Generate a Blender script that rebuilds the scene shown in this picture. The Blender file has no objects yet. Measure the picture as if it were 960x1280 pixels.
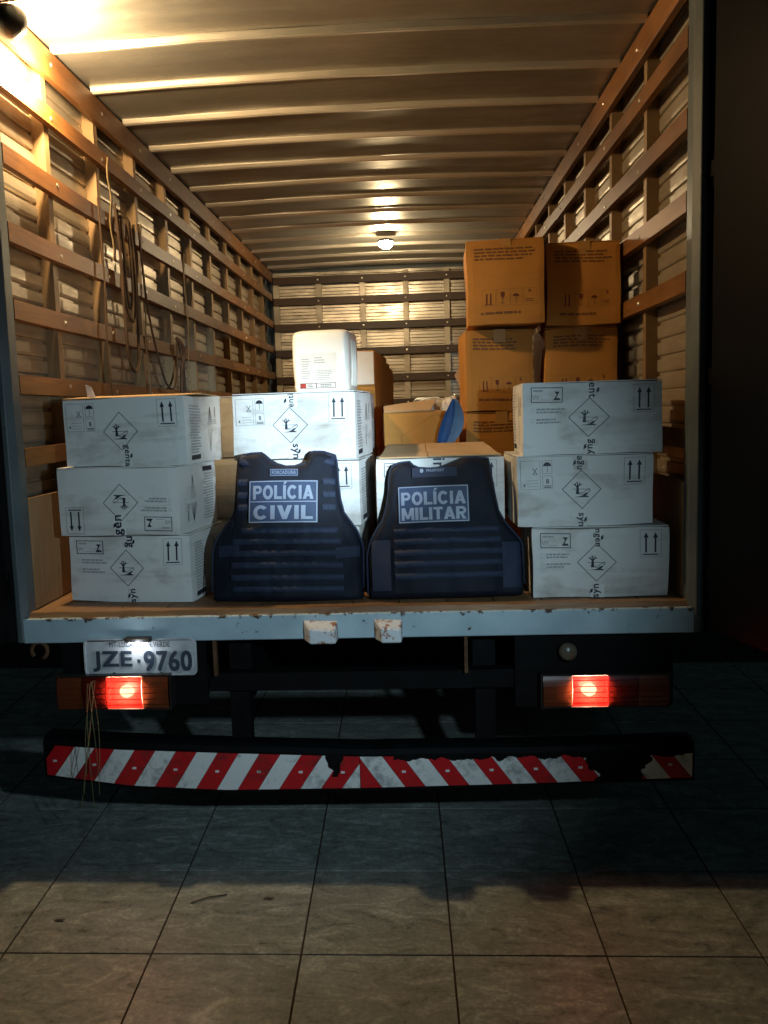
import bpy, bmesh, math, random
from mathutils import Vector, Matrix, noise

# ------------------------------------------------------------------ camera, world, light
SC = bpy.context.scene
COL = SC.collection
DX, DZ = -1.14, 0.915            # truck coordinates (inner left wall x=0, cargo floor z=0) -> world
W, H, L = 2.28, 2.10, 5.97       # inside of the cargo box

CAM_POS = (1.3595, -2.9593, 0.6672)
YAW, PITCH, ROLL, FPX, CXPX = 0.0555, 0.1134, 0.0310, 1089.5, 456.1

def make_camera():
    cd = bpy.data.cameras.new('camera'); co = bpy.data.objects.new('camera', cd); COL.objects.link(co)
    f = Vector((-math.sin(YAW)*math.cos(PITCH), math.cos(YAW)*math.cos(PITCH), -math.sin(PITCH)))
    r = Vector((math.cos(YAW), math.sin(YAW), 0)); d = f.cross(r)
    r2 = math.cos(ROLL)*r + math.sin(ROLL)*d; d2 = -math.sin(ROLL)*r + math.cos(ROLL)*d
    m = Matrix((( r2.x, -d2.x, -f.x, CAM_POS[0]+DX), (r2.y, -d2.y, -f.y, CAM_POS[1]), (r2.z, -d2.z, -f.z, CAM_POS[2]+DZ), (0,0,0,1)))
    co.matrix_world = m
    cd.sensor_fit = 'HORIZONTAL'; cd.sensor_width = 36.0; cd.lens = FPX/960*36
    cd.shift_x = (480-CXPX)/960; cd.clip_start = .05; cd.clip_end = 500
    SC.camera = co
make_camera()

wd = bpy.data.worlds.new('World'); SC.world = wd; wd.use_nodes = True
wn = wd.node_tree.nodes; wl = wd.node_tree.links
sky = wn.new('ShaderNodeTexSky'); sky.sky_type = 'NISHITA'; sky.sun_disc = False
sky.sun_elevation = math.radians(1.0); sky.sun_rotation = math.radians(255)
tint = wn.new('ShaderNodeMix'); tint.data_type = 'RGBA'; tint.blend_type = 'MULTIPLY'; tint.inputs[0].default_value = 1
tint.inputs[7].default_value = (.60, .88, 1.0, 1)
wl.new(sky.outputs[0], tint.inputs[6]); wl.new(tint.outputs[2], wn['Background'].inputs[0])
wn['Background'].inputs[1].default_value = 0.024

SC.view_settings.view_transform = 'Standard'; SC.view_settings.look = 'None'
SC.view_settings.exposure = 0.0; SC.view_settings.gamma = 1.0; SC.view_settings.use_curve_mapping = False
SC.render.engine = 'CYCLES'
SC.cycles.use_denoising = True
SC.cycles.max_bounces = 8; SC.cycles.diffuse_bounces = 4; SC.cycles.glossy_bounces = 3
SC.cycles.transparent_max_bounces = 12; SC.cycles.sample_clamp_indirect = 4.0
SC.cycles.caustics_reflective = False; SC.cycles.caustics_refractive = False

def add_light(name, kind, loc, power, color, radius=.03, parent=None, **kw):
    ld = bpy.data.lights.new(name, kind); ld.energy = power; ld.color = color; ld.shadow_soft_size = radius
    for k, v in kw.items(): setattr(ld, k, v)
    o = bpy.data.objects.new(name, ld); COL.objects.link(o); o.location = loc
    if parent: o.parent = parent
    return o

# hand torch of the photographer: cool white beam on the middle of the load
TORCH_POS, TORCH_AIM = Vector((2.0, -2.35, .74)), Vector((1.05, .25, .60))
torch = add_light('hand_torch', 'SPOT', TORCH_POS, 700, (.64, .85, 1.0), .02, spot_size=math.radians(19), spot_blend=1.0)
torch.rotation_euler = (TORCH_AIM-TORCH_POS).to_track_quat('-Z', 'Y').to_euler()
spill = add_light('hand_torch_spill', 'SPOT', TORCH_POS, 132, (.60, .85, 1.0), .03, spot_size=math.radians(64), spot_blend=1.0)
spill.rotation_euler = (Vector((.92,.2,.16))-TORCH_POS).to_track_quat('-Z', 'Y').to_euler()

# ------------------------------------------------------------------ helpers
RND = random.Random(7)
def empty(name, loc=(0,0,0), rz=0.0, rx=0.0, parent=None):
    o = bpy.data.objects.new(name, None); COL.objects.link(o); o.location = loc; o.rotation_euler = (rx, 0, rz)
    o.empty_display_size = .1
    if parent: o.parent = parent
    return o
def tag(o, label=None, cat=None, group=None, kind=None):
    if label: o['label'] = label
    if cat: o['category'] = cat
    if group: o['group'] = group
    if kind: o['kind'] = kind
    return o

class MB:
    """collects faces, builds one mesh object"""
    def __init__(s): s.v = []; s.f = []
    def add(s, vs, fs):
        n = len(s.v); s.v += [tuple(p) for p in vs]; s.f += [tuple(i+n for i in f) for f in fs]; return s
    def box(s, x0, x1, y0, y1, z0, z1):
        vs = [(x,y,z) for z in (z0,z1) for y in (y0,y1) for x in (x0,x1)]
        return s.add(vs, [(0,2,3,1),(4,5,7,6),(0,1,5,4),(2,6,7,3),(0,4,6,2),(1,3,7,5)])
    def bar(s, a, b, w, h, up=(0,0,1)):
        a, b = Vector(a), Vector(b); d = (b-a).normalized(); u = Vector(up); sd = d.cross(u).normalized(); u = sd.cross(d)
        vs = [p + sd*i*w/2 + u*j*h/2 for p in (a,b) for i,j in ((-1,-1),(1,-1),(1,1),(-1,1))]
        return s.add(vs, [(3,2,1,0),(4,5,6,7),(0,1,5,4),(1,2,6,5),(2,3,7,6),(3,0,4,7)])
    def prism(s, prof, a, b, axis):
        """profile of 2D points swept along axis 'x' or 'y' from a to b"""
        n = len(prof)
        f3 = {'x': lambda t,p: (t,p[0],p[1]), 'y': lambda t,p: (p[0],t,p[1]), 'z': lambda t,p: (p[0],p[1],t)}[axis]
        vs = [f3(a,p) for p in prof] + [f3(b,p) for p in prof]
        fs = [(i,(i+1)%n,n+(i+1)%n,n+i) for i in range(n)] + [tuple(range(n-1,-1,-1)), tuple(range(n,2*n))]
        return s.add(vs, fs)
    def tube(s, pts, r, seg=7):
        pts = [Vector(p) for p in pts]; n = len(pts); vs = []; fs = []
        for i,p in enumerate(pts):
            d = (pts[min(i+1,n-1)]-pts[max(i-1,0)]).normalized()
            u = d.orthogonal().normalized() if i == 0 else (u - d*u.dot(d)).normalized()
            w = d.cross(u); rr = r if not callable(r) else r(i/(n-1))
            vs += [p + (u*math.cos(a)+w*math.sin(a))*rr for a in (2*math.pi*k/seg for k in range(seg))]
        for i in range(n-1):
            fs += [(i*seg+k, i*seg+(k+1)%seg, (i+1)*seg+(k+1)%seg, (i+1)*seg+k) for k in range(seg)]
        fs += [tuple(range(seg-1,-1,-1)), tuple(range((n-1)*seg, n*seg))]
        return s.add(vs, fs)
    def lathe(s, prof, c, axis='z', seg=24):
        c = Vector(c); vs = []; n = len(prof)
        for k in range(seg):
            a = 2*math.pi*k/seg; ca, sa = math.cos(a), math.sin(a)
            for r,h in prof:
                q = {'z': (r*ca, r*sa, h), 'y': (r*ca, h, r*sa), 'x': (h, r*ca, r*sa)}[axis]
                vs.append(c+Vector(q))
        fs = [(k*n+i, ((k+1)%seg)*n+i, ((k+1)%seg)*n+i+1, k*n+i+1) for k in range(seg) for i in range(n-1)]
        return s.add(vs, fs)
    def build(s, name, mat, parent=None, smooth=False, bevel=0, loc=None):
        me = bpy.data.meshes.new(name); me.from_pydata(s.v, [], s.f); me.update()
        bm = bmesh.new(); bm.from_mesh(me); bmesh.ops.recalc_face_normals(bm, faces=bm.faces)
        if bevel: bmesh.ops.bevel(bm, geom=list(bm.edges), offset=bevel, segments=1, affect='EDGES', profile=.6)
        bm.to_mesh(me); bm.free()
        if smooth:
            for p in me.polygons: p.use_smooth = True
        me.materials.append(mat)
        o = bpy.data.objects.new(name, me); COL.objects.link(o)
        if parent: o.parent = parent
        if loc: o.location = loc
        return o
def link_copy(src, name, parent, loc=None):
    o = bpy.data.objects.new(name, src.data); COL.objects.link(o); o.parent = parent
    if loc is not None: o.location = loc
    return o

# ------------------------------------------------------------------ materials
class NT:
    def __init__(s, name):
        s.m = bpy.data.materials.new(name); s.m.use_nodes = True; s.t = s.m.node_tree; s.p = s.t.nodes['Principled BSDF']
        s.tc = s.t.nodes.new('ShaderNodeTexCoord'); s.oi = None
    def n(s, typ, **kw):
        o = s.t.nodes.new(typ)
        for k,v in kw.items(): setattr(o, k, v)
        return o
    def l(s, a, b): s.t.links.new(a, b)
    def mapping(s, scale=(1,1,1), coord='Object', rot=(0,0,0), rand=True):
        mp = s.n('ShaderNodeMapping'); mp.inputs['Scale'].default_value = scale; mp.inputs['Rotation'].default_value = rot
        s.l(s.tc.outputs[coord], mp.inputs[0])
        if rand:
            if not s.oi: s.oi = s.n('ShaderNodeObjectInfo')
            mu = s.n('ShaderNodeMath', operation='MULTIPLY'); mu.inputs[1].default_value = 40; s.l(s.oi.outputs['Random'], mu.inputs[0])
            s.l(mu.outputs[0], mp.inputs['Location'])
        return mp.outputs[0]
    def noise(s, vec, scale=5, detail=4, rough=.55, dist=0):
        o = s.n('ShaderNodeTexNoise'); o.inputs['Scale'].default_value = scale; o.inputs['Detail'].default_value = detail
        o.inputs['Roughness'].default_value = rough; o.inputs['Distortion'].default_value = dist
        s.l(vec, o.inputs['Vector']); return o.outputs['Fac']
    def ramp(s, fac, stops):
        o = s.n('ShaderNodeValToRGB'); e = o.color_ramp.elements
        while len(e) < len(stops): e.new(.5)
        for el,(p,c) in zip(e, stops): el.position = p; el.color = (*c,1) if len(c)==3 else c
        s.l(fac, o.inputs[0]); return o.outputs[0]
    def mix(s, fac, a, b, blend='MIX'):
        o = s.n('ShaderNodeMix', data_type='RGBA', blend_type=blend)
        for v,i in ((fac,0),(a,6),(b,7)):
            if hasattr(v,'is_linked'): s.l(v, o.inputs[i])
            else: o.inputs[i].default_value = v if i==0 else (*v,1)
        return o.outputs[2]
    def base(s, c):
        if hasattr(c,'is_linked'): s.l(c, s.p.inputs['Base Color'])
        else: s.p.inputs['Base Color'].default_value = (*c,1)
    def rough(s, v):
        if hasattr(v,'is_linked'): s.l(v, s.p.inputs['Roughness'])
        else: s.p.inputs['Roughness'].default_value = v
    def bump(s, h, strength=.3, dist=.002):
        o = s.n('ShaderNodeBump'); o.inputs['Strength'].default_value = strength; o.inputs['Distance'].default_value = dist
        s.l(h, o.inputs['Height']); s.l(o.outputs[0], s.p.inputs['Normal'])
    def set(s, **kw):
        for k,v in kw.items(): s.p.inputs[k.replace('_',' ')].default_value = v
G3 = lambda v: (v,v,v)
def plain(name, c, rough=.6, metal=0, spec=.5, vary=.0):
    t = NT(name); t.rough(rough); t.set(Metallic=metal); t.p.inputs['Specular IOR Level'].default_value = spec
    if vary:
        nz = t.noise(t.mapping((1,1,1)), 14, 5)
        t.base(t.ramp(nz, [(.3, tuple(x*(1-vary) for x in c)), (.7, tuple(min(1,x*(1+vary)) for x in c))]))
    else: t.base(c)
    return t.m
def m_wood(name, c0, c1, axis, rough=.55):
    t = NT(name); sc = {'y': (14,.9,14), 'x': (.9,14,14), 'z': (14,14,.9)}[axis]
    v = t.mapping(sc); g = t.noise(v, 4, 7, .65, 1.2); big = t.noise(t.mapping((1,1,1)), 1.6, 3)
    c = t.ramp(g, [(.25,c0),(.5,tuple((a+b)/2 for a,b in zip(c0,c1))),(.75,c1)])
    st = t.ramp(big, [(.35,(.55,.5,.45)),(.6,(1,1,1))])
    if not t.oi: t.oi = t.n('ShaderNodeObjectInfo')
    rv = t.ramp(t.oi.outputs['Random'], [(0,(.72,.70,.68)),(1,(1.1,1.08,1.05))])
    c = t.mix(1.0, c, st, 'MULTIPLY'); c = t.mix(1.0, c, rv, 'MULTIPLY'); t.base(c)
    t.rough(rough); t.bump(g, .35, .0015); return t.m
def m_metal(name, c, rough=.38, metal=.85, dirt=.35, streak=(1,1,1)):
    t = NT(name); a = t.noise(t.mapping(streak), 6, 6, .6); b = t.noise(t.mapping((1,1,1)), 1.7, 4)
    f = t.mix(.5, a, b)
    t.base(t.ramp(f, [(.3,tuple(x*(1-dirt)*k for x,k in zip(c,(1,.93,.82)))),(.62,c)]))
    t.rough(t.ramp(a, [(.3,G3(min(1,rough+.2))),(.7,G3(rough))])); t.set(Metallic=metal); t.bump(b, .25, .02); return t.m
def m_carton(name, c, dirt, amt, rough=.75):
    t = NT(name); v = t.mapping((1,1,1))
    a = t.noise(v, 4.5, 6, .62, .4); b = t.noise(v, 2.0, 3); fine = t.noise(v, 160, 3)
    sm = t.noise(t.mapping((1,1,5)), 3.0, 5, .6, .8)
    m = t.ramp(t.mix(.45,a,sm), [(.50,G3(0)),(.70,G3(amt))])
    base = t.ramp(b, [(.3,tuple(x*.86 for x in c)),(.7,c)])
    t.base(t.mix(m, base, dirt)); t.rough(rough); t.bump(fine, .12, .001); t.p.inputs['Specular IOR Level'].default_value = .3; return t.m
def emis(name, c, s):
    t = NT(name); t.p.inputs['Emission Color'].default_value = (*c,1); t.p.inputs['Emission Strength'].default_value = s; t.base(c); return t.m

M = {}
M['slat'] = m_wood('plank_wood', (.14,.053,.013), (.31,.135,.036), 'y', .5)
M['slat_x'] = m_wood('plank_wood_cross', (.12,.06,.025), (.27,.15,.065), 'x', .55)
M['slat_f'] = m_wood('backlit_plank', (.035,.018,.009), (.085,.045,.022), 'x', .55)  # plank wood with the backlit darkness put into its colour
M['ply'] = m_wood('plywood', (.30,.17,.075), (.48,.29,.14), 'z', .6)
M['floorwood'] = m_wood('floor_wood', (.17,.085,.035), (.36,.20,.09), 'y', .6)
M['sheet'] = m_metal('corrugated_aluminium', (.50,.43,.33), .32, .55, .5, (1,.8,4))
M['sheet_f'] = m_metal('front_sheet', (.60,.55,.47), .28, .9, .55, (1.2,1,3))
M['post_f'] = m_metal('front_post', (.45,.40,.32), .4, .7, .4)
M['post'] = m_metal('shaded_post_aluminium', (.34,.22,.11), .45, .3, .45)  # aluminium coloured dark brown for the shadow on the posts
M['ceil'] = m_metal('roof_sheet', (.56,.56,.53), .33, .85, .45, (.5,2.2,1))
M['rib'] = m_metal('rib_metal', (.84,.81,.73), .30, .85, .3, (.5,3,1))
M['bolt'] = plain('bolt_steel', (.75,.7,.6), .3, .9)
M['black'] = plain('chassis_black', (.0035,.0035,.004), .65, 0, .10, .4)
M['door'] = plain('door_paint', (.0012,.0013,.0018), .5, 0, .06, .4)
M['rubber'] = plain('rubber', (.006,.006,.006), .9, 0, .2)
M['tape_clear'] = plain('packing_tape', (.52,.27,.08), .5, 0, .3)
M['ink'] = plain('ink', (.012,.016,.03), .6)
M['ink_soft'] = plain('ink_pale', (.30,.30,.30), .7)
M['ink_red'] = plain('ink_maroon', (.16,.03,.02), .7)
M['ink_brown'] = plain('ink_brown', (.20,.085,.03), .7)
M['carton'] = m_carton('white_carton', (.72,.71,.68), (.27,.225,.17), .8)
M['kraft'] = m_carton('kraft_carton', (.60,.265,.052), (.40,.165,.035), .5)
M['kraft_pale'] = m_carton('kraft_inside', (.58,.38,.20), (.34,.21,.11), .6)
M['rope'] = plain('rope', (.055,.032,.018), .85, 0, .3, .4)
M['strap'] = plain('strap', (.26,.19,.10), .8, 0, .3, .3)
# painted steel with chips and rust
t = NT('sill_paint'); v = t.mapping((1,1,1), rand=False); a = t.noise(v, 30, 6, .7); b = t.noise(v, 5, 4)
sx_ = t.n('ShaderNodeSeparateXYZ'); t.l(t.tc.outputs['Generated'], sx_.inputs[0]); ed_ = t.n('ShaderNodeMapRange'); ed_.inputs[1].default_value = .80; ed_.inputs[2].default_value = 1.0; ed_.inputs[3].default_value = 0; ed_.inputs[4].default_value = .11; t.l(sx_.outputs[2], ed_.inputs[0]); ad_ = t.n('ShaderNodeMath', operation='ADD'); t.l(a, ad_.inputs[0]); t.l(ed_.outputs[0], ad_.inputs[1])
c = t.mix(t.ramp(ad_.outputs[0], [(.64,G3(0)),(.67,G3(1))]), t.ramp(b, [(.3,(.27,.36,.40)),(.7,(.40,.50,.54))]), (.06,.03,.018)); t.base(c)
t.rough(.42); t.bump(a, .15, .001); M['sill'] = t.m
t = NT('frame_paint'); v = t.mapping((1,1,1)); a = t.noise(v, 22, 5, .7); b = t.noise(v, 4, 3)
c = t.mix(t.ramp(a, [(.66,G3(0)),(.70,G3(1))]), t.ramp(b, [(.3,(.055,.07,.075)),(.7,(.10,.12,.125))]), (.05,.03,.02)); t.base(c); t.rough(.45); M['frame'] = t.m
t = NT('rusty_block'); v = t.mapping((1,1,1)); a = t.noise(v, 26, 5, .7)
t.base(t.ramp(a, [(.36,(.22,.10,.06)),(.44,(.34,.19,.13)),(.48,(.58,.59,.60))])); t.rough(.7); t.bump(a,.4,.002); M['rust'] = t.m
M['rust_dark'] = plain('old_rust', (.09,.045,.022), .8, 0, .2, .5); M['old_glass'] = plain('old_lamp_glass', (.10,.08,.055), .3, 0, .4, .4)
def m_strip(name, c):
    t = NT(name); v = t.mapping((1,1,1)); a = t.noise(v, 35, 6, .7); b = t.noise(v, 7, 4)
    k = t.ramp(t.mix(.5,a,b), [(.50,G3(0)),(.62,G3(.85))]); t.base(t.mix(k, c, tuple(x*.35+.015 for x in c))); t.rough(.35); return t.m
M['red'] = m_strip('red_reflective', (.50,.010,.016)); M['white'] = m_strip('white_reflective', (.70,.71,.70))
t = NT('nylon'); v = t.mapping((1,1,1)); a = t.noise(v, 240, 2); b = t.noise(v, 9, 4)
t.base(t.ramp(b, [(.3,(.0035,.0052,.011)),(.7,(.0065,.0095,.019))])); t.rough(.72); t.p.inputs['Specular IOR Level'].default_value = .25
w = t.mix(.4, a, b); t.bump(w, .5, .004); M['nylon'] = t.m
t = NT('webbing'); v = t.mapping((1,1,1)); a = t.noise(v, 300, 2); t.base((.017,.025,.050)); t.rough(.68); t.bump(a,.4,.002); t.p.inputs['Specular IOR Level'].default_value = .3; M['webbing'] = t.m  # base lighter than the nylon, standing in for light on the raised rows
M['patch'] = plain('patch_field', (.025,.045,.10), .6, 0, .4, .15)
M['patch_ink'] = plain('patch_lettering', (.22,.26,.34), .5, 0, .5, .1)
t = NT('jug_plastic'); t.base((.90,.87,.78)); t.rough(.38); t.p.inputs['Subsurface Weight'].default_value = .25; t.p.inputs['Subsurface Radius'].default_value = (.03,.025,.018); M['jug'] = t.m
M['paper'] = m_carton('paper_label', (.78,.75,.68), (.5,.45,.35), .3, .6)
M['redprint'] = plain('label_red', (.35,.03,.02), .6)
M['blue'] = plain('blue_plastic', (.045,.13,.33), .38, 0, .5, .2)
t = NT('cling_film'); a = t.noise(t.mapping((1,1,1)), 12, 5, .7, 1.5); t.base((.75,.72,.66)); t.rough(.22); t.bump(a,.8,.02); M['film'] = t.m
t = NT('plate_paint'); a = t.noise(t.mapping((1,1,1)), 12, 4); t.base(t.ramp(a,[(.35,(.30,.31,.32)),(.65,(.48,.49,.50))])); t.rough(.4); M['plate'] = t.m
M['plate_ink'] = plain('plate_ink', (.03,.04,.06), .45)
M['bulb'] = emis('work_bulb', (1,.72,.36), 60); M['bulb2'] = emis('ceiling_bulb', (1,.82,.55), 260)
M['redbulb'] = emis('tail_bulb', (1,.55,.34), 150); M['platebulb'] = emis('plate_bulb', (.85,.93,1), 14)
M['lampblack'] = plain('lamp_housing', (.015,.013,.012), .4)
M['reflector'] = plain('lamp_reflector', (.7,.7,.7), .3, .4)
def m_lens(name, c, tr, glow=.5):
    t = NT(name); nt = t.t; out = nt.nodes['Material Output']
    a = t.n('ShaderNodeBsdfTransparent'); a.inputs[0].default_value = (*tr,1); b = t.n('ShaderNodeBsdfTranslucent'); b.inputs[0].default_value = (*c,1)
    d = t.n('ShaderNodeBsdfDiffuse'); d.inputs[0].default_value = (*c,1); g = t.n('ShaderNodeBsdfGlossy'); g.inputs['Roughness'].default_value = .25
    m1 = t.n('ShaderNodeMixShader'); m1.inputs[0].default_value = glow; t.l(a.outputs[0], m1.inputs[1]); t.l(b.outputs[0], m1.inputs[2])
    m2 = t.n('ShaderNodeMixShader'); m2.inputs[0].default_value = .25; t.l(m1.outputs[0], m2.inputs[1]); t.l(d.outputs[0], m2.inputs[2])
    m3 = t.n('ShaderNodeMixShader'); m3.inputs[0].default_value = .05; t.l(m2.outputs[0], m3.inputs[1]); t.l(g.outputs[0], m3.inputs[2])
    t.l(m3.outputs[0], out.inputs['Surface']); return t.m
M['lens_red'] = m_lens('lens_red', (.80,.016,.012), (.60,.05,.045), .6)
M['lens_dark'] = m_lens('lens_dark_red', (.20,.012,.008), (.10,.004,.003))
M['lens_amber'] = m_lens('lens_amber', (.38,.09,.03), (.12,.03,.01))
# ground
t = NT('stone_tile'); v = t.mapping((1,1,1)); st = t.mapping((2.2,5,1), rot=(0,0,.6)); a = t.noise(st, 2.6, 8, .68, 1.6); b = t.noise(v, 3, 4); f = t.noise(v, 70, 4, .7)
c = t.ramp(t.mix(.35,a,f), [(.35,(.065,.075,.066)),(.43,(.19,.21,.188)),(.53,(.28,.30,.27)),(.64,(.50,.52,.475))]); c = t.mix(.55, c, t.ramp(b,[(.3,(.55,.55,.52)),(.7,(1,1,1))]), 'MULTIPLY')
t.base(c); t.rough(t.ramp(a,[(.3,G3(.55)),(.7,G3(.32))])); t.bump(t.mix(.5,a,f), .3, .003); M['tile'] = t.m
t = NT('soil'); v = t.mapping((1,1,1), rand=False); a = t.noise(v, 3, 8, .7); b = t.noise(v, 60, 4, .7)
t.base(t.ramp(t.mix(.5,a,b), [(.35,(.035,.030,.022)),(.6,(.085,.075,.05))])); t.rough(.95); t.bump(b,.8,.02); M['soil'] = t.m
M['grout'] = plain('grout', (.05,.035,.022), .95, 0, .2, .3)
t = NT('grass'); t.base((.07,.085,.03)); t.rough(.8); M['grass'] = t.m
M['straw'] = plain('dry_grass', (.12,.13,.05), .8)
M['leafdry'] = plain('dry_leaf', (.06,.045,.03), .8)

# ------------------------------------------------------------------ print toolkit (2D)
_fc = {}
def text2d(s, size, bold=0.0, sx=1.0):
    key = (s, bold)
    if key not in _fc:
        cu = bpy.data.curves.new('t', 'FONT'); cu.body = s; cu.size = 1; cu.offset = bold; cu.fill_mode = 'FRONT'; cu.resolution_u = 3; cu.space_character = 1.08
        o = bpy.data.objects.new('t', cu); COL.objects.link(o)
        dg = bpy.context.evaluated_depsgraph_get(); me = o.evaluated_get(dg).to_mesh()
        vs = [(q.co.x, q.co.y) for q in me.vertices]; fs = [tuple(p.vertices) for p in me.polygons]
        o.evaluated_get(dg).to_mesh_clear(); bpy.data.objects.remove(o); bpy.data.curves.remove(cu)
        x0 = min(v[0] for v in vs); x1 = max(v[0] for v in vs); y0 = min(v[1] for v in vs); y1 = max(v[1] for v in vs)
        _fc[key] = ([(a-(x0+x1)/2, b-(y0+y1)/2) for a,b in vs], fs, x1-x0, y1-y0)
    vs, fs, w, h = _fc[key]
    return [(a*size*sx, b*size) for a,b in vs], fs, w*size*sx, h*size
class Ink:
    def __init__(s): s.v = []; s.f = []
    def poly(s, pts):
        n = len(s.v); s.v += list(pts); s.f.append(tuple(range(n, n+len(pts))))
    def rect(s, x0, y0, x1, y1): s.poly([(x0,y0),(x1,y0),(x1,y1),(x0,y1)])
    def line(s, a, b, w, w2=None):
        w2 = w if w2 is None else w2; dx, dy = b[0]-a[0], b[1]-a[1]; l = math.hypot(dx,dy) or 1; nx, ny = -dy/l, dx/l
        s.poly([(a[0]-nx*w/2,a[1]-ny*w/2),(b[0]-nx*w2/2,b[1]-ny*w2/2),(b[0]+nx*w2/2,b[1]+ny*w2/2),(a[0]+nx*w/2,a[1]+ny*w/2)])
    def frame(s, x0, y0, x1, y1, w):
        s.rect(x0,y0,x1,y0+w); s.rect(x0,y1-w,x1,y1); s.rect(x0,y0+w,x0+w,y1-w); s.rect(x1-w,y0+w,x1,y1-w)
    def text(s, t, cx, cy, width=None, height=None, bold=0, rot=0):
        if bold:
            b = bold*.55*(height or width/len(t)*1.3); s.text(t, cx, cy, width and width-2*b, height and height-2*b, 0, rot)
            for i,(dx,dy) in enumerate(((b,b),(-b,b),(b,-b),(-b,-b))):
                n0 = len(s.v); s.text(t, cx+dx, cy+dy, width and width-2*b, height and height-2*b, 0, rot)
                s.v[n0:] = [(p[0],p[1],.00003*(i+1)) for p in s.v[n0:]]
            return
        vs, fs, w, h = text2d(t, 1, bold); kx = (width/w) if width else None; ky = (height/h) if height else None
        kx = kx or ky; ky = ky or kx; c, sn = math.cos(rot), math.sin(rot); n = len(s.v)
        for a,b in vs: a *= kx; b *= ky; s.v.append((cx+a*c-b*sn, cy+a*sn+b*c))
        s.f += [tuple(i+n for i in f) for f in fs]
    def lines(s, x0, y0, x1, y1, n, rnd, fill=.45):
        h = (y1-y0)/n
        for i in range(n):
            y = y1-(i+.5)*h; x = x0
            end = x1-(x1-x0)*rnd.random()*.3
            while x < end:
                w = (x1-x0)*(.05+.13*rnd.random()); s.rect(x, y-h*fill/2, min(x+w,end), y+h*fill/2); x += w+(x1-x0)*.025
    def arrow(s, x, y0, y1, w, hw, hh):
        s.rect(x-w/2, y0, x+w/2, y1-hh); s.poly([(x-hw/2,y1-hh),(x+hw/2,y1-hh),(x,y1)])
    def arc(s, cx, cy, rx, ry, t, a0, a1, n=18, lift=0):
        for i in range(n):
            p, q = math.radians(a0+(a1-a0)*i/n), math.radians(a0+(a1-a0)*(i+1)/n); f = lambda a,k: (cx+(rx-k*t)*math.cos(a), cy+(ry-k*t)*math.sin(a), lift)
            s.poly([f(p,0),f(q,0),f(q,1),f(p,1)])
    def block(s, txt, cx, cy, width, height, gap=.09):
        """bold sans capitals drawn from bars and arcs"""
        W_ = {'I':.26,'Í':.26,'L':.66,'P':.74,'R':.78,'T':.72,'V':.86,'A':.88,'M':.98}; t = .25
        tot = sum(W_.get(c,.86) for c in txt)+gap*(len(txt)-1); x = 0
        for c in txt:
            w = W_.get(c,.86); g = Ink(); B = lambda x0,y0,x1,y1,l=0: g.poly([(x0,y0,l),(x1,y0,l),(x1,y1,l),(x0,y1,l)]); Q = lambda *p, l=0: g.poly([(a,b,l) for a,b in p])
            e = .00004
            if c in 'IÍ': B(0,0,t,1)
            if c == 'Í': Q((.02,1.06),(.16,1.06),(.34,1.26),(.12,1.26))
            if c == 'L': B(0,0,t,1); B(t,0,w,.2)
            if c == 'T': B((w-t)/2,0,(w+t)/2,.8); B(0,.8,w,1)
            if c in 'PR': B(0,0,t,1); B(t,.80,w-.29,1); B(t,.38,w-.29,.58); g.arc(w-.30,.69,.30,.31,.21,-90,90,14,e)
            if c == 'R': Q((.30,.40),(.52,.40),(w+.02,0),(w-.28,0), l=2*e)
            if c == 'O': g.arc(w/2,.5,w/2,.52,.235,0,360,32)
            if c == 'C': g.arc(w/2,.5,w/2,.52,.235,38,322,28)
            if c == 'V': Q((0,1),(.28,1),(w/2+.13,0),(w/2-.13,0)); Q((w-.28,1),(w,1),(w/2+.13,0),(w/2-.13,0), l=e)
            if c == 'A': Q((0,0),(.27,0),(w/2+.13,1),(w/2-.13,1)); Q((w-.27,0),(w,0),(w/2+.13,1),(w/2-.13,1), l=e); B(.2,.19,w-.2,.36,2*e)
            if c == 'M': B(0,0,.23,1); B(w-.23,0,w,1); Q((.02,1),(.28,1),(w/2+.1,.1),(w/2-.1,.1), l=e); Q((w-.28,1),(w-.02,1),(w/2+.1,.1),(w/2-.1,.1), l=2*e)
            n = len(s.v); kx, ky = width/tot, height
            for p in g.v: s.v.append((cx-width/2+(x+p[0])*kx, cy-height/2+p[1]*ky, p[2] if len(p) > 2 else 0))
            s.f += [tuple(i+n for i in f) for f in g.f]; x += w+gap
    def rot180(s): s.v = [(-p[0],-p[1])+tuple(p[2:]) for p in s.v]
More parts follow.
